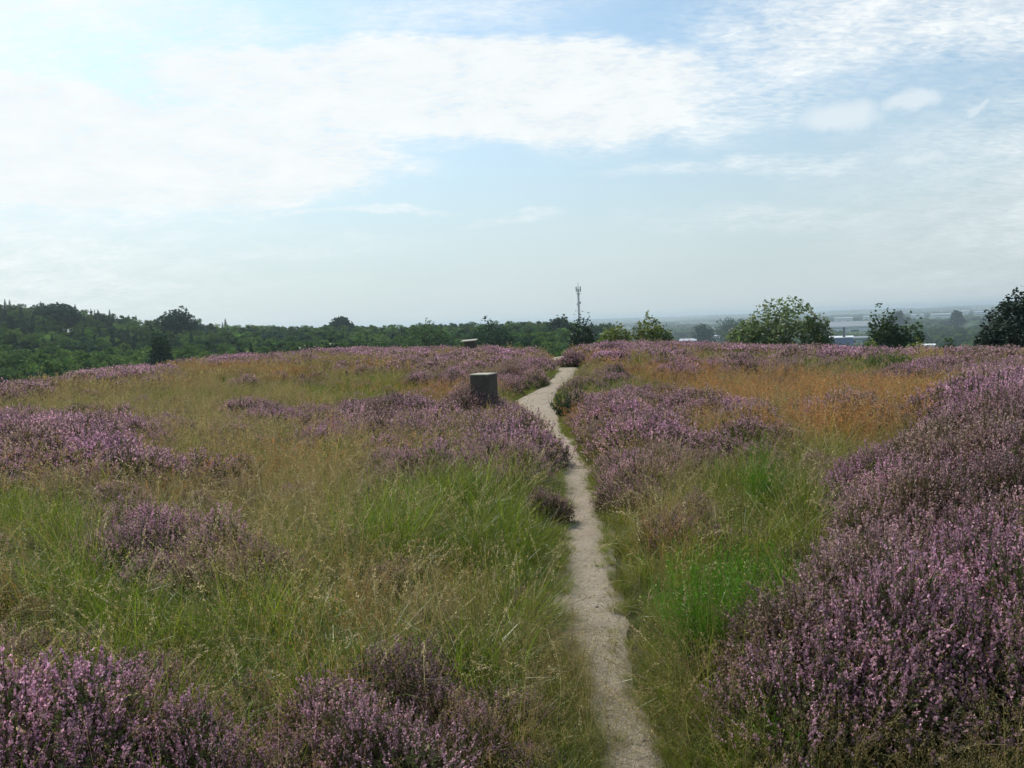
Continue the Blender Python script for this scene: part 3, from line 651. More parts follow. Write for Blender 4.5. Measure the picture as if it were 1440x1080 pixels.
tag(mb.build('path_gravel', [plain('gravel', (.42, .37, .31), .9, .5, 40)]), 'small pale pebbles strewn over the sandy path', 'gravel', kind='stuff')

# ------------------------------------------------------------------ trees
LEAFS = {
 'oak': leafy('oak_leaf', ((.045, .085, .022), (.075, .12, .03), (.03, .06, .025)), .3, tint=(.3, .2, .5)),
 'yellow': leafy('yellowgreen_leaf', ((.13, .16, .03),)*3, .4, tint=(0, 0, .5)),
 'whitebeam': leafy('whitebeam_leaf', ((.14, .19, .065), (.1, .14, .05), (.1, .14, .05)), .4, tint=(0, 0, .5)),
 'pale_under': leafy('whitebeam_leaf_underside', ((.34, .36, .27),)*3, .4, tint=(0, 0, .5)),
 'dark': leafy('dark_leaf', ((.026, .050, .018),)*3, .22, tint=(0, 0, .5)),
 'pine': leafy('pine_needle', ((.020, .038, .018),)*3, .12, tint=(0, 0, .5)),
}
for nm, cc in (('f0', (.080, .145, .040)), ('f1', (.036, .075, .032)), ('f2', (.125, .20, .045)), ('f3', (.022, .048, .032)), ('f4', (.038, .076, .040))):
    LEAFS[nm] = leafy('wood_leaf_'+nm, (cc, tuple(v*1.35 for v in cc), tuple(v*.7 for v in cc)), .22, gloss=.01, rough=.8)
    LEAFS[nm+'s'] = leafy('tree_leaf_'+nm, (cc,)*3, .22, tint=(0, 0, .5), gloss=.01, rough=.8)
def crown(rg, w, h, base, nc, nl, ls, m=0, m2=None, p2=0, open_=.0, clump=.22, flat=.75, lobes=1.0):
    """(leaves MB, clump centres): lumpy irregular crown of leaf clumps"""
    mb = MB(); cs = []
    k = 0
    while len(cs) < nc and k < 4000:
        k += 1
        d = rg.normal(size=3); d /= np.linalg.norm(d); q = (rg.random()**(1/2.2))
        if d[2] < -.55: continue
        a = math.atan2(d[1], d[0]); lob = 1+lobes*(.20*math.sin(a*2+lobes*3)+.14*math.sin(a*3+d[2]*4))
        c = np.array([d[0]*w/2*lob, d[1]*w/2*lob, base+(h-base)*(.42+.5*d[2]*(1+.12*math.sin(a*4)))]); c[:2] *= q; c[2] = base+(h-base)*.42+(c[2]-base-(h-base)*.42)*q
        cs.append(c)
    for c in cs:
        cr = clump*w*rg.uniform(.55, 1.15); n = max(4, int(nl*rg.uniform(.6, 1.3)))
        P = rg.normal(size=(n, 3)); P /= np.linalg.norm(P, axis=1, keepdims=True); P *= (rg.random((n, 1))**.4)*cr; P[:, 2] *= flat
        P += c; sz = ls*rg.uniform(.6, 1.3, n)
        if m2 is not None:
            k2 = rg.random(n) < p2; quads(mb, P[~k2], sz[~k2], m, rg, .3, 1.3); quads(mb, P[k2], sz[k2], m2, rg, .3, 1.3)
        else: quads(mb, P, sz, m, rg, .3, 1.3)
    return mb, cs
def nz3(P, f, sd_):
    return (fbm(P[:, 0]*f+sd_, P[:, 1]*f+P[:, 2]*f*.7, 3)+fbm(P[:, 2]*f*1.3+sd_*2, P[:, 0]*f*.6-P[:, 1]*f, 3))/2
def crown_leafy(rg, w, h, base, n, ls, thr, m2=False, p2=0, shape='dome', skirt=1.0):
    mb = MB(); N_ = n*7; d = rg.normal(size=(N_, 3)); d /= np.linalg.norm(d, axis=1, keepdims=True); q = rg.random(N_)**.42
    a = np.arctan2(d[:, 1], d[:, 0]); sd_ = rg.uniform(0, 50)
    lump = .64+.76*fbm(a*1.5+sd_+20, d[:, 2]*3+sd_, 3)
    P = d*q[:, None]*lump[:, None]
    if shape == 'pine': P[:, 2] = np.where(P[:, 2] < -.3, -.3+(P[:, 2]+.3)*.4, P[:, 2])
    c = .38 if shape == 'dome' else .5
    Z = np.where(P[:, 2] > 0, c+(1-c)*P[:, 2], c+c*P[:, 2]*skirt)
    P = np.stack([P[:, 0]*w/2, P[:, 1]*w/2, base+(h-base)*Z], -1)
    k = nz3(P/w, 7.0, sd_) + .10*(q-.5) > thr; P = P[k][:n]
    sz = ls*rg.uniform(.55, 1.35, len(P))
    if m2:
        k2 = rg.random(len(P)) < p2; quads(mb, P[~k2], sz[~k2], 0, rg, .3, 1.4); quads(mb, P[k2], sz[k2], 1, rg, .3, 1.4)
    else: quads(mb, P, sz, 0, rg, .3, 1.4)
    cs = [p for p in P[rg.integers(0, len(P), 34)]]
    return mb, cs
def trunk(rg, cs, r0, hb, mb=None, nmax=26, fork=.35):
    mb = mb or MB(); top = max(c[2] for c in cs); lean = rg.normal(0, .03, 2)
    P = [(lean[0]*z, lean[1]*z, z) for z in np.linspace(-.6, top*.72, 6)]
    tube(mb, P, [r0*1.25, r0, r0*.85, r0*.65, r0*.45, r0*.2], 8)
    for c in cs[:nmax]:
        zb = min(max(hb*.6, c[2]*fork+rg.uniform(0, .25)*c[2]), top*.65); s = np.array([lean[0]*zb, lean[1]*zb, zb]); mid = (s+c)/2+rg.normal(size=3)*np.linalg.norm(c-s)*.08; mid[2] -= .05*np.linalg.norm(c-s)
        rr = r0*.38*(1-zb/top*.5); tube(mb, [s, mid, c], [rr, rr*.6, rr*.15], 5)
    return mb
def tree_at(name, px, D, top_py, wpx, label, leaf, seed, cat='tree', nc=60, nl=90, ls=.12, base=.15, sink=0, clump=.2, leaf2=None, p2=0, group=None, r0=None, dx=0, lobes=.6, flat=.75, thr=None, shape='dome'):
    x, y = at_dist(px, D); zg = h1(x, y)
    v = ray(px, top_py); zt = CAM_Z+v[2]*D/math.hypot(v[0], v[1]); h = zt-zg; w = wpx/F*D*.8
    rg = np.random.default_rng(seed); e = empty(name, (x, y, zg), rg.uniform(0, 6)); tag(e, label, cat, group)
    nc = int(nc*1.4)
    mats = [LEAFS[leaf]]+([LEAFS[leaf2]] if leaf2 else [])
    cb, cs = crown(rg, w, h, h*base, nc, nl, ls, 0, 1 if leaf2 else None, p2, clump=clump, lobes=lobes, flat=flat)
    if thr is not None: cb, cs = crown_leafy(rg, w, h, h*base, nl*100, ls, thr, bool(leaf2), p2, shape)
    V = np.concatenate(cb.v); kz = (zt-zg)/np.percentile(V[:, 2], 99.8); kw = (wpx/F*D/2)/np.percentile(np.hypot(V[:, 0], V[:, 1]), 98.5)
    for v_ in cb.v: v_[:, 2] *= kz; v_[:, :2] *= kw
    cs = [c_*np.array([kw, kw, kz]) for c_ in cs]
    cb.build('crown', mats, e); trunk(rg, cs, r0 or h*.02, h*base).build('trunk', [M['bark']], e)
    return e
tree_at('whitebeam_tree', 1104, 62, 422, 128, 'airy whitebeam with pale leaf undersides and sky showing through, right of centre', 'whitebeam', 31, nc=170, nl=120, ls=0.145, base=.0, clump=.055, leaf2='pale_under', p2=0.16, lobes=.5, thr=0.485)
tree_at('whitebeam_shrub', 1052, 60, 449, 70, 'lower leafy green bush joined to the left foot of the airy whitebeam', 'whitebeam', 32, 'shrub', nc=50, nl=80, ls=0.14, base=0, clump=.13, leaf2='pale_under', p2=.08, thr=0.44)
tree_at('whitebeam_shrub', 1148, 61, 446, 54, 'green bush at the right foot of the airy whitebeam', 'whitebeam', 33, 'shrub', nc=40, nl=70, ls=0.14, base=0, clump=.13, leaf2='pale_under', p2=.2, thr=0.45)
tree_at('birch_tree', 1243, 80, 441, 58, 'taller green bushy tree between the whitebeam and the right-hand pine', 'oak', 34, nc=60, nl=130, ls=0.16, base=.1, clump=.16, thr=0.42)
tree_at('birch_tree', 1278, 80, 455, 46, 'lower rounded tree touching the right side of the taller bushy one', 'oak', 35, nc=45, nl=90, ls=0.16, base=.1, clump=.17, thr=0.42)
tree_at('green_shrub', 1290, 55, 480, 34, 'bright green shrub on the crest in front of the white shed', 'yellow', 36, 'shrub', nc=30, nl=30, ls=0.1, base=0, clump=.2, thr=0.44)
tree_at('green_shrub', 1335, 56, 478, 30, 'small dark green shrub on the crest between white shed and pine', 'oak', 37, 'shrub', nc=30, nl=30, ls=0.1, base=0, clump=.2, thr=0.44)
tree_at('green_shrub', 1226, 58, 478, 30, 'little yellowish shrub at the foot of the taller bushy tree', 'yellow', 47, 'shrub', nc=30, nl=24, ls=0.1, base=0, clump=.2, thr=0.45)
tree_at('pine_tree', 1432, 60, 411, 74, 'dark pine rising above the skyline at the right edge', 'pine', 38, 'pine', nc=60, nl=110, ls=0.11, base=.25, clump=.16, flat=.5, lobes=1.5, thr=0.48, shape='pine')
tree_at('pine_tree', 1400, 58, 458, 56, 'dark low pine spreading in front of the taller one at the right edge', 'pine', 39, 'pine', nc=50, nl=90, ls=0.11, base=.05, clump=.18, flat=.6, thr=0.46, shape='pine')
tree_at('oak_tree', 819, 88, 450, 58, 'dark round oak standing in front of the mast', 'dark', 40, nc=60, nl=150, ls=0.17, base=.1, clump=.2, thr=0.36)
tree_at('rowan_shrub', 912, 72, 446, 68, 'taller yellow-green shrub with pointed top behind the crest heather', 'yellow', 41, 'shrub', nc=50, nl=90, ls=0.15, base=0, clump=.16, thr=0.43)
tree_at('rowan_shrub', 868, 74, 459, 70, 'lower yellow-green shrub between the dark oak and the pointed one', 'yellow', 42, 'shrub', nc=50, nl=90, ls=0.15, base=0, clump=.17, thr=0.43)
tree_at('rowan_shrub', 938, 70, 462, 30, 'small dark green shrub right of the pointed yellow-green one', 'oak', 43, 'shrub', nc=30, nl=30, ls=0.12, base=0, clump=.2, thr=0.44)
tree_at('oak_tree', 598, 190, 453, 84, 'broad green tree in the wood, left of the far plinth', 'f0s', 44, nc=70, nl=60, ls=.36, base=.2, clump=.17, sink=0, thr=0.42)
tree_at('oak_tree', 690, 170, 452, 80, 'broad dark green tree directly behind the far plinth', 'f1s', 45, nc=70, nl=60, ls=.34, base=.2, clump=.17, thr=0.42)
tree_at('oak_tree', 224, 150, 462, 38, 'dark round tree low in the left wood', 'f1s', 46, nc=50, nl=60, ls=.3, base=.1, clump=.2, thr=0.42)
tree_at('oak_tree', 250, 330, 435, 46, 'large domed tree standing above the treeline of the left wood', 'f4s', 48, nc=60, nl=60, ls=.55, base=.2, clump=.2, thr=0.42)
tree_at('oak_tree', 84, 360, 427, 62, 'widest domed tree on the skyline at the far left', 'f4s', 49, nc=70, nl=60, ls=.6, base=.2, clump=.18, thr=0.42)
tree_at('oak_tree', 480, 430, 446, 36, 'flat topped tree breaking the skyline left of centre', 'f4s', 50, nc=40, nl=60, ls=.7, base=.2, clump=.2, thr=0.42)
tree_at('oak_tree', 787, 300, 446, 44, 'domed tree at the right end of the long wooded ridge', 'f4s', 51, nc=60, nl=60, ls=.5, base=.2, clump=.2, thr=0.42)
tree_at('hazel_shrub', 462, 62, 477, 40, 'dark green shrub just over the left crest', 'dark', 52, 'shrub', nc=40, nl=30, ls=0.11, base=0, clump=.2, thr=0.44)
tree_at('hazel_shrub', 500, 64, 481, 36, 'lighter green shrub right of the dark one on the left crest', 'oak', 53, 'shrub', nc=40, nl=30, ls=0.11, base=0, clump=.2, thr=0.44)
tree_at('hazel_shrub', 430, 60, 484, 30, 'small green shrub left of the dark one on the left crest', 'oak', 54, 'shrub', nc=40, nl=30, ls=0.11, base=0, clump=.2, thr=0.44)

# the wood: unit trees (1 m tall) of several shapes
def unit_broad(seed, leaf, w=.75):
    rg = np.random.default_rng(seed); cb, cs = crown(rg, w*.8, 1.0, .10, 34, 110, .024, 0, clump=.17, lobes=1.5)
    trunk(rg, cs, .02, .1, cb, 8); 
    return cb
def unit_spruce(seed):
    rg = np.random.default_rng(seed); mb = MB(); n = 2600
    t = rg.random(n)**.8; lay = np.sin(t*60)*.15+.85
    rad = (1-t)**.9*.20*lay*np.sqrt(rg.random(n))*1.1+.006; a = rg.uniform(0, 6.28, n)
    P = np.stack([rad*np.cos(a), rad*np.sin(a), .06+t*.94-rad*.5], -1); quads(mb, P, .03*rg.uniform(.5, 1.2, n)*(1.15-t), 0, rg, .3, 1.6)
    tube(mb, [(0, 0, -.05), (0, 0, .95)], [.018, .004], 5, 0); return mb
UNIT = [('f0', unit_broad(301, 'f0')), ('f1', unit_broad(302, 'f1', .65)), ('f2', unit_broad(303, 'f2', .85)), ('f4', unit_broad(304, 'f4', .9)), ('f0', unit_broad(305, 'f0', .95)), ('f2', unit_broad(306, 'f2', .6)), ('f3', unit_spruce(307)), ('f3', unit_spruce(308))]
t_src = [src('aa_t%02d' % i, mb, [LEAFS[l]]) for i, (l, mb) in enumerate(UNIT)]
C_T = collection('tree_variants', t_src)
ind_mesh = [mb.mesh('wood_tree', [LEAFS[l+'s']]) for l, mb in UNIT]
def wood():
    X_, Y_, Q_, A_ = [], [], [], []
    r = 66.0
    while r < 470:
        dr = max(5.0, r*.026); da = math.degrees(max(5.5, r*.026)/r)
        for az in np.arange(-37, 6.8, da):
            a = az+random.uniform(-.5, .5)*da; q = r+random.uniform(-.5, .5)*dr
            if a > -12 and q < 105: continue
            if a > 3.5 and q < 200: continue
            X_.append(q*math.sin(R(a))); Y_.append(q*math.cos(R(a))); Q_.append(q); A_.append(a)
        r += dr
    X_, Y_, Q_, A_ = map(np.array, (X_, Y_, Q_, A_)); ZG = height(X_, Y_); CL = vnoise(X_*.03+7, Y_*.03+3); UP = ridge_up(A_)
    rows = []
    for x, y, q, a, zg, clus, up in zip(X_, Y_, Q_, A_, ZG, CL, UP):
        lim = float(np.interp(q, [60, 100, 200, 320, 400, 480], [-36, -24, -9+up*.2, up*.7, up, up]))
        if a < -22: lim -= 12*(1-float(sst(60, 200, q)))
        top = CAM_Z+lim/F*q
        k = random.random(); conif = k < (.22 if (a < -19 and q > 240) else (.015 if a < -14 else 0))
        h = (top-zg)*random.triangular(.55, 1.10, 1.0)*(.86+.22*clus)
        if q > 360: h = max(h, (top-zg)*random.uniform(.86, 1.03))
        v = random.choice([6, 7]) if conif else (random.choice([2, 2, 5, 0]) if clus > .58 else random.choice([1, 3, 3, 0, 4, 5]))
        if conif: h *= random.uniform(1.0, 1.13)
        rows.append((x, y, zg, max(h, 4), v, q, a, conif))
    # what shows: tops above the crest line of the heath
    rows.sort(key=lambda r_: r_[5])
    P = np.array([(r_[0], r_[1], r_[2]+r_[3]) for r_ in rows]); px, py, d = project(P[:, 0], P[:, 1], P[:, 2])
    crest = np.interp(px, [0, 100, 200, 300, 450, 560, 650, 740, 830, 900], [545, 517, 505, 500, 490, 487, 490, 497, 490, 482])
    nb = nc_ = 0; rest = []
    for i, r_ in enumerate(rows):
        vis = -20 < px[i] < 1460 and py[i] < crest[i]-2
        if vis and not r_[7] and nb < 270: nb += 1
        elif vis and r_[7] and nc_ < 60: nc_ += 1
        else: rest.append(r_); continue
        o = bpy.data.objects.new('spruce_tree' if r_[7] else 'broadleaf_tree', ind_mesh[r_[4]]); COL.objects.link(o)
        o.location = (r_[0], r_[1], r_[2]); s = r_[3]; wd = s if r_[7] else max(s, 8)*random.uniform(.8, 1.15); o.scale = (wd, wd, s); o.rotation_euler = (0, 0, random.uniform(0, 6.28))
        if r_[7]: tag(o, 'dark pointed spruce among the crowded trees of the left wood', 'spruce', 'spruces in the wood')
        else: tag(o, 'leafy green tree crowded into the wood beyond the heath', 'tree', 'broadleaf trees in the wood')
    return rest
rest = wood()
def tree_scatter(name, rows, label, cat):
    n = len(rows); pts = np.array([(r_[0], r_[1], r_[2]) for r_ in rows]); s = np.array([r_[3] for r_ in rows]); wd = np.array([r_[8] if len(r_) > 8 else max(r_[3], 8) for r_ in rows])
    v = np.array([r_[4] for r_ in rows]); wd = np.where(v >= 6, s, wd)*rng.uniform(.9, 1.2, n)
    scatter(name, pts, np.stack([np.zeros(n), np.zeros(n), rng.uniform(0, 6.28, n)], -1), np.stack([wd, wd, s], -1), v, np.stack([rng.random(n), rng.random(n)*.6, rng.random(n)], -1), C_T, label, cat)
tree_scatter('distant_wood', rest, 'mass of far trees filling the wooded ridge behind the nearer trees', 'wood')
# the plain on the right: belts of trees and woods far off
n = 26000; Q_ = 150*np.exp(rng.random(n)*math.log(10500/150)); A_ = rng.uniform(3.0, 37, n)
X_, Y_ = Q_*np.sin(np.radians(A_)), Q_*np.cos(np.radians(A_)); ZG = height(X_, Y_); HT = np.where(Q_ > 400, rng.uniform(8, 16, n), rng.uniform(6, 11, n))
MM = fbm(X_/(110+Q_*.03)+4, Y_/(60+Q_*.05)+9, 3); px_, py_, _ = project(X_, Y_, ZG+HT)
k = ((Q_ < 480) | (MM > .44)) & ((Q_ > 480) | (py_ > 464)) & (py_ > 454-(px_-720)*.0385-3)
VV = rng.choice([0, 1, 3, 3, 4, 1, 2], n)
rows = [(X_[i], Y_[i], ZG[i], HT[i], VV[i], Q_[i], A_[i], False, max(HT[i], 8)*(1+Q_[i]/5000)) for i in np.nonzero(k)[0]]
#@@BUILDINGS
M['roof_grey'] = plain('hall_roof_grey', (.26, .28, .30), .6, .15, .05, 0)
M['white'] = plain('white_cladding', (.78, .79, .78), .5, .08, .05, 0)
M['pale'] = plain('pale_roof', (.46, .50, .54), .6, .12, .05, 0)
M['blue'] = plain('blue_cladding', (.04, .11, .36), .5, .15, .05, 0)
M['green_w'] = plain('pale_green_wall', (.30, .38, .32), .7, .1, .05, 0)
M['dark'] = plain('dark_glazing', (.03, .035, .04), .3, .1, .2, 0)
M['brick'] = plain('brick_wall', (.22, .12, .08), .9, .2, .2, 0)
keepout = []
def hall(name, px, D, wpx, h, dep, wall, roof, label, cat='industrial hall', rise=3.0, rz=None, doors=3):
    x, y = at_dist(px, D); w = wpx/F*D; zg = h1(x, y)-.4; keepout.append((x, y, w/2+6, D))
    e = empty(name, (x, y, zg), -math.atan2(x, y)+(rz or 0)); tag(e, label, cat)
    mb = MB(); box(mb, (0, dep/2, h/2), (w, dep, h)); mb.build('wall', [M[wall]], e)
    mb = MB(); ov = .6
    V = [(-w/2-ov, -ov, h+.003), (w/2+ov, -ov, h+.003), (w/2+ov, dep+ov, h+.003), (-w/2-ov, dep+ov, h+.003), (-w/2-ov, -ov, h+.4), (w/2+ov, -ov, h+.4), (w/2+ov, dep+ov, h+.4), (-w/2-ov, dep+ov, h+.4), (-w/2-ov, dep/2, h+.4+rise), (w/2+ov, dep/2, h+.4+rise)]
    mb.add(V, [(0, 3, 2, 1), (0, 1, 5, 4), (2, 3, 7, 6), (4, 5, 9, 8), (6, 7, 8, 9)]); mb.add(V, [(1, 2, 6, 9, 5), (3, 0, 4, 8, 7)])
    mb.build('roof', [M[roof]], e)
    for k in range(doors):
        mb = MB(); box(mb, ((k+.5)/doors*w-w/2, -.05, 2.0), (w/doors*.35, .3, 4)); mb.build('loading_door', [M['dark']], e)
    mb = MB(); box(mb, (0, -.05, h*.72), (w*.86, .24, h*.09)); mb.build('window_band', [M['dark']], e)
    return e
hall('industrial_hall', 1202, 1600, 84, 10, 60, 'white', 'roof_grey', 'big white industrial hall with grey roof beyond the whitebeam', rise=9)
eb = hall('blue_factory', 1176, 1000, 40, 9.0, 24, 'blue', 'white', 'blue factory building with tall dark chimney and white roof edge', 'factory', rise=1.5)
mb = MB(); tube(mb, [(8, 3, 8), (8, 3, 21)], [1.5, 1.3], 10); mb.build('chimney', [M['dark']], eb)
mb = MB(); box(mb, (-6, -.25, 5.6), (11, .2, 1.3)); mb.build('sign_strip', [M['pale']], eb)
hall('green_hall', 1208, 1050, 26, 6.5, 24, 'green_w', 'roof_grey', 'pale green shed beside the blue factory', 'shed', rise=1.5, doors=2)
hall('white_shed', 1304, 800, 17, 6.3, 16, 'white', 'white', 'small bright white shed showing between the shrubs on the right', 'shed', rise=1.0, doors=2)
hall('low_hall', 1012, 1150, 34, 9, 44, 'white', 'pale', 'pale roofed hall left of the whitebeam', rise=3)
hall('low_hall', 973, 1120, 34, 7, 40, 'green_w', 'pale', 'lower pale green roofed hall, left of the brighter pale one', rise=2.5)
for i, (px, D, w, h, lb) in enumerate([(1290, 3300, 14, 9, 'far white warehouse, leftmost of the bright roofs on the right plain'), (1330, 3100, 34, 10, 'long far white warehouse on the right plain'),
        (1186, 3000, 22, 9, 'far white warehouse above the big hall'), (1382, 3700, 18, 9, 'far white warehouse just left of the pine'), (1222, 3400, 14, 9, 'small far white warehouse above the bushy tree'), (1352, 4400, 16, 10, 'faint far warehouse near the horizon on the right')]):
    hall('warehouse', px, D, w, h+4, 60, 'white', 'pale', lb, 'warehouse', rise=2, doors=2)
def near_hall(x, y, q):
    for (hx, hy, hr, D) in keepout:
        d = math.hypot(hx, hy); ux, uy = hx/d, hy/d; al = x*ux+y*uy; ac = abs(-x*uy+y*ux)
        if ac < hr*al/d and d*.72 < al < d+80: return True
    return False
rows = [r_ for r_ in rows if not near_hall(r_[0], r_[1], r_[5])]
tree_scatter('plain_woods', rows, 'hazy belts of trees stretching across the plain to the horizon', 'woods')
for (px, D, tp, w, sd, lb) in [(1030, 900, 447, 60, 71, 'domed hazy tree group left of the whitebeam'), (1345, 1500, 437, 18, 72, 'tallest hazy tree on the plain left of the pine'), (1262, 1500, 438, 26, 73, 'hazy domed tree above the bushy tree on the right'), (990, 800, 456, 34, 74, 'dark hazy tree beside the pale roofed halls')]:
    tree_at('plain_tree', px, D, tp, w, lb, 'f4s', sd, nc=50, nl=60, ls=D/F*1.4, base=.1, clump=.2)

# ------------------------------------------------------------------ mast
M['steel'] = plain('galvanised_steel', (.42, .43, .42), .5, .15, 3, 0)
x, y = at_dist(814.5, 400); zg = h1(x, y); v = ray(813, 396); zt = CAM_Z+v[2]*400/math.hypot(v[0], v[1]); Hm = zt-zg
e = empty('radio_mast', (x, y, zg), .4); tag(e, 'slim pale radio mast with antennas rising above the dark oak', 'radio mast')
mb = MB(); k3 = [(math.cos(a), math.sin(a)) for a in (0, 2.094, 4.189)]
for (cx, cy) in k3: tube(mb, [(cx*.55, cy*.55, 0), (cx*.40, cy*.40, Hm*.90)], [.16, .12], 6)
nz = 18
for i in range(nz):
    z0, z1 = Hm*.9*i/nz, Hm*.9*(i+1)/nz; f0 = .55-.15*i/nz; f1 = .55-.15*(i+1)/nz
    for j in range(3):
        a, b_ = k3[j], k3[(j+1) % 3]
        tube(mb, [(a[0]*f0, a[1]*f0, z0), (b_[0]*f1, b_[1]*f1, z1)], [.07, .07], 4); tube(mb, [(a[0]*f1, a[1]*f1, z1), (b_[0]*f1, b_[1]*f1, z1)], [.06, .06], 4)
mb.build('lattice_tower', [M['steel']], e)
mb = MB(); tube(mb, [(0, 0, Hm*.88), (0, 0, Hm*.96), (0, 0, Hm)], [.12, .1, .05], 8); mb.build('top_spike', [M['steel']], e)
for j in range(3):
    mb = MB(); a = k3[j]; box(mb, (a[0]*1.15, a[1]*1.15, Hm*.90), (.55, .35, 2.6), 0, math.atan2(a[1], a[0]), 1, .05); box(mb, (a[0]*.6, a[1]*.6, Hm*.90), (1.0, .12, .12), 0, math.atan2(a[1], a[0])); mb.build('antenna_panel', [M['steel']], e)
for zz in (.70, .72):
    mb = MB(); s = -1 if zz < .71 else 1; tube(mb, [(s*.55, -.2, Hm*zz), (s*.95, -.2, Hm*zz)], [.45, .5], 12); mb.build('dish_antenna', [M['steel']], e)
mb = MB(); tube(mb, [(0, 0, Hm*.835), (0, 0, Hm*.842)], [1.1, 1.1], 12); mb.build('platform', [M['steel']], e)

# ------------------------------------------------------------------ light, sky, air
SUN_AZ, SUN_EL = -38.0, 47.0        # degrees left of the view, above the horizon
sd = Vector((math.sin(R(SUN_AZ))*math.cos(R(SUN_EL)), math.cos(R(SUN_AZ))*math.cos(R(SUN_EL)), math.sin(R(SUN_EL))))
ld = bpy.data.lights.new('sun', 'SUN'); ld.energy = 4.1; ld.angle = R(.6); ld.color = (1, .95, .86)
lo = bpy.data.objects.new('sun', ld); COL.objects.link(lo); lo.rotation_euler = sd.to_track_quat('Z', 'Y').to_euler(); lo.location = (0, 0, 50)
w = bpy.data.worlds.new('World'); scene.world = w; w.use_nodes = True; nt = w.node_tree; N = NT(nt)
for n in list(nt.nodes): nt.nodes.remove(n)
out = N.n('ShaderNodeOutputWorld')
sky = N.n('ShaderNodeTexSky', sky_type='NISHITA', sun_disc=False, sun_elevation=R(SUN_EL), sun_rotation=R(SUN_AZ), altitude=60, air_density=1.0, dust_density=1.6, ozone_density=1.2)
tc = N.n('ShaderNodeTexCoord').outputs['Generated']
sp = N.n('ShaderNodeSeparateXYZ', inp={0: tc}); X, Y, Z = sp.outputs
AZ = N.math('MULTIPLY', N.math('ARCTAN2', X, Y), 57.2958)
EL = N.math('MULTIPLY', N.math('ARCSINE', Z), 57.2958)
zz = N.math('ADD', N.math('MAXIMUM', Z, 0), .24)
pl = N.n('ShaderNodeCombineXYZ', inp={0: N.math('DIVIDE', X, zz), 1: N.math('DIVIDE', Y, zz), 2: 0.0}).outputs[0]
d1 = N.n('ShaderNodeTexNoise', inp={'Vector': pl, 'Scale': 2.2, 'Detail': 8, 'Roughness': .6}).outputs['Color']
ds = N.n('ShaderNodeSeparateXYZ', inp={0: d1})
AZd = N.math('ADD', AZ, N.math('MULTIPLY_ADD', ds.outputs[0], 13, -6.5)); ELd = N.math('ADD', EL, N.math('MULTIPLY_ADD', ds.outputs[1], 5, -2.5))
def px2(px, py):
    v = ray(px, py); return math.degrees(math.atan2(v[0], v[1])), math.degrees(math.asin(v[2]))
def blob(px, py, rx, ry, s, soft=.8, rot=0, raw=False):
    a, e_ = px2(px, py); A = AZ if raw else AZd; E_ = EL if raw else ELd
    k = 57.3/F
    u = N.math('SUBTRACT', A, a); v = N.math('SUBTRACT', E_, e_)
    if rot:
        c_, s_ = math.cos(R(rot)), math.sin(R(rot)); u2 = N.math('ADD', N.math('MULTIPLY', u, c_), N.math('MULTIPLY', v, s_)); v = N.math('SUBTRACT', N.math('MULTIPLY', v, c_), N.math('MULTIPLY', u, s_)); u = u2
    u = N.math('DIVIDE', u, rx*k); v = N.math('DIVIDE', v, ry*k)
    d = N.math('SQRT', N.math('ADD', N.math('MULTIPLY', u, u), N.math('MULTIPLY', v, v)))
    mr = N.n('ShaderNodeMapRange', interpolation_type='SMOOTHSTEP', inp={0: d, 1: 1+soft*.5, 2: 1-soft*.7, 3: 0.0, 4: s}); return mr.outputs[0]
bl = [blob(40, 205, 440, 85, 1.0, .28), blob(330, 232, 240, 42, .95, .45), blob(640, 130, 400, 68, 1.0, .35, -3), blob(330, 150, 200, 40, .75, .8), blob(130, 105, 110, 18, .55, .9), blob(950, 150, 260, 50, .55, 1.0), blob(1250, 20, 260, 60, .75, .9), blob(120, 10, 240, 28, .7, .8),
      blob(620, 20, 200, 30, .35, 1.2), blob(1050, 232, 170, 14, .4, 1.0), blob(400, 300, 90, 8, .45, .9), blob(545, 293, 50, 6, .4, 1), blob(730, 308, 70, 8, .3, 1), blob(1090, 305, 160, 16, .25, 1.2), blob(350, 350, 200, 18, .2, 1.4), blob(-500, 200, 500, 300, .7, 1), blob(120, 70, 330, 75, .5, 1.2), blob(1900, 150, 400, 200, .4, 1)]
cov = bl[0]
for b_ in bl[1:]: cov = N.math('MAXIMUM', cov, b_)
# general streaky veil outside the framed part too
veil = N.noise(pl, .9, 8, .6, .3)
wav = N.n('ShaderNodeMapping', inp={0: pl}); wav.inputs['Rotation'].default_value = (0, 0, R(35)); wav.inputs['Scale'].default_value = (1, 2.3, 1)
rip = N.noise(wav.outputs[0], 26, 4, .6, .8); fine = N.noise(pl, 6.0, 10, .64, .4)
tex = N.math('ADD', N.math('MULTIPLY_ADD', rip, 1.2, -.6), N.math('MULTIPLY_ADD', fine, 1.5, -.75))
edge = N.math('MULTIPLY', cov, N.math('SUBTRACT', 1.42, cov))
cloud = N.math('ADD', N.math('MULTIPLY', cov, .95), N.math('MULTIPLY', N.math('MULTIPLY', edge, tex), 2.3), clamp=True)
cloud = N.math('ADD', cloud, N.math('MULTIPLY', N.math('MULTIPLY_ADD', veil, 1.6, -.55, clamp=True), .25), clamp=True)
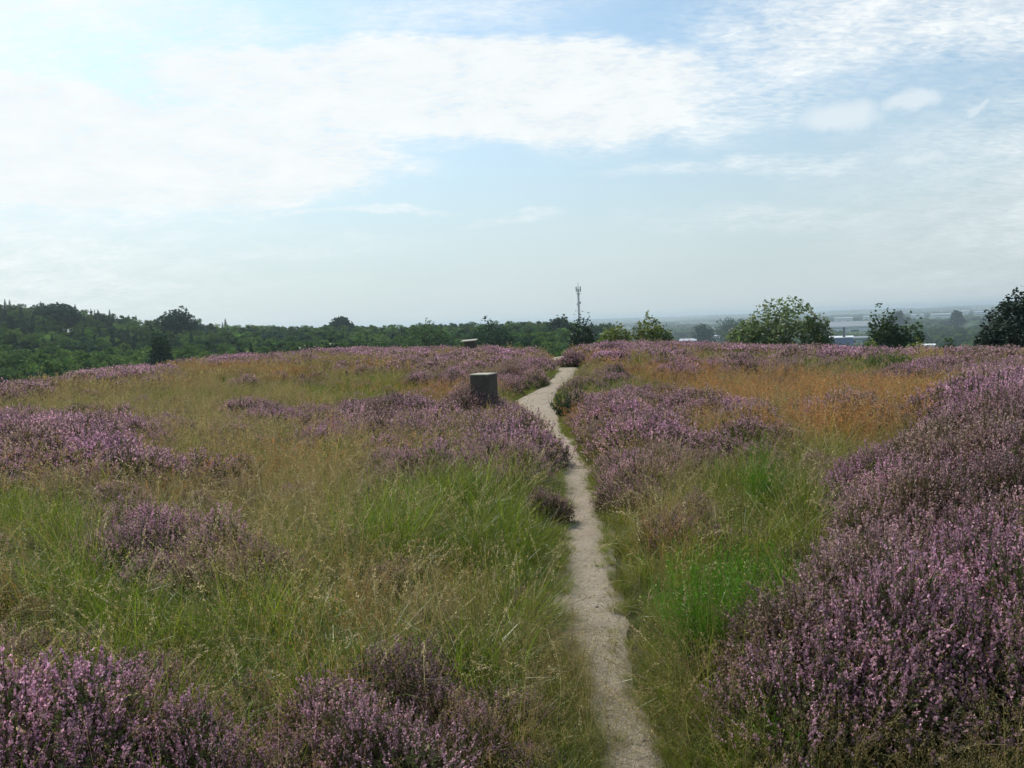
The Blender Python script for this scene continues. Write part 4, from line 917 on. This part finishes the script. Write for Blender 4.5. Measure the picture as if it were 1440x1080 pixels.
# small cumulus puffs
pn = N.n('ShaderNodeTexNoise', inp={'Vector': tc, 'Scale': 22, 'Detail': 5, 'Roughness': .6}).outputs['Color']; ps = N.n('ShaderNodeSeparateXYZ', inp={0: pn})
AZd = N.math('ADD', AZ, N.math('MULTIPLY_ADD', ps.outputs[0], 3.0, -1.5)); ELd = N.math('ADD', EL, N.math('MULTIPLY_ADD', ps.outputs[1], 2.4, -1.2))
for a in [(1180, 162, 56, 20, .62, .9), (1283, 138, 34, 15, .6, .85), (1293, 226, 38, 10, .5, .9), (1380, 150, 12, 6, .5, .8), (1320, 160, 30, 8, .25, 1), (508, 350, 24, 8, .25, .9), (1400, 290, 40, 6, .2, 1)]:
    cloud = N.math('MAXIMUM', cloud, blob(*a))
ccol = N.n('ShaderNodeVectorMath', operation='SCALE', inp={0: (.97, 1.02, 1.035), 'Scale': N.math('MULTIPLY_ADD', fine, 2.0, 8.5)}).outputs[0]
skc = N.n('ShaderNodeVectorMath', operation='MULTIPLY', inp={0: sky.outputs[0], 1: (1.16, 1.48, 1.52)}).outputs[0]
dt = N.n('ShaderNodeVectorMath', operation='DOT_PRODUCT', inp={0: tc, 1: tuple(sd)}).outputs['Value']
vcol = N.n('ShaderNodeVectorMath', operation='SCALE', inp={0: (6.3, 7.25, 7.5), 'Scale': N.math('MULTIPLY_ADD', dt, .36, .80)}).outputs[0]
vf = N.n('ShaderNodeMapRange', interpolation_type='SMOOTHSTEP', inp={0: EL, 1: 0.0, 2: 20.0, 3: .93, 4: .16}).outputs[0]
nm = N.mix(vf, (0, 0, 0), (0, 0, 0)); nd_ = nm.node; nt.links.new(skc, nd_.inputs[6]); nt.links.new(vcol, nd_.inputs[7]); skc = nm
fin = N.mix(cloud, skc, (0, 0, 0)); nt.links.new(ccol, fin.node.inputs[7])
bg = N.n('ShaderNodeBackground', inp={'Color': fin, 'Strength': .10}); nt.links.new(bg.outputs[0], out.inputs[0])

HAZE = True
if HAZE:
    mb = MB(); S = 16500; zb, zt = -46.0, 34.0
    V = [(-S, -S, zb), (S, -S, zb), (S, S, zb), (-S, S, zb), (-S, -S, zt), (S, -S, zt), (S, S, zt), (-S, S, zt)]
    mb.add(V, [(0, 3, 2, 1), (4, 5, 6, 7), (0, 1, 5, 4), (1, 2, 6, 5), (2, 3, 7, 6), (3, 0, 4, 7)])
    hm, hnt, hout = new_mat('haze_air'); HN = NT(hnt)
    pv = HN.n('ShaderNodeVolumePrincipled', inp={'Color': (.72, .86, .94, 1), 'Density': .00019, 'Anisotropy': .3}); hnt.links.new(pv.outputs[0], hout.inputs['Volume'])
    ho = mb.build('haze', [hm]); tag(ho, 'pale blue summer haze over the plain', 'haze', kind='stuff')

vs = scene.view_settings; vs.view_transform = 'Standard'; vs.look = 'None'; vs.gamma = 1; vs.exposure = 0.0
scene.cycles.volume_max_steps = 64

cy = scene.cycles; cy.max_bounces = 6; cy.diffuse_bounces = 3; cy.transmission_bounces = 3; cy.glossy_bounces = 2; cy.volume_bounces = 0
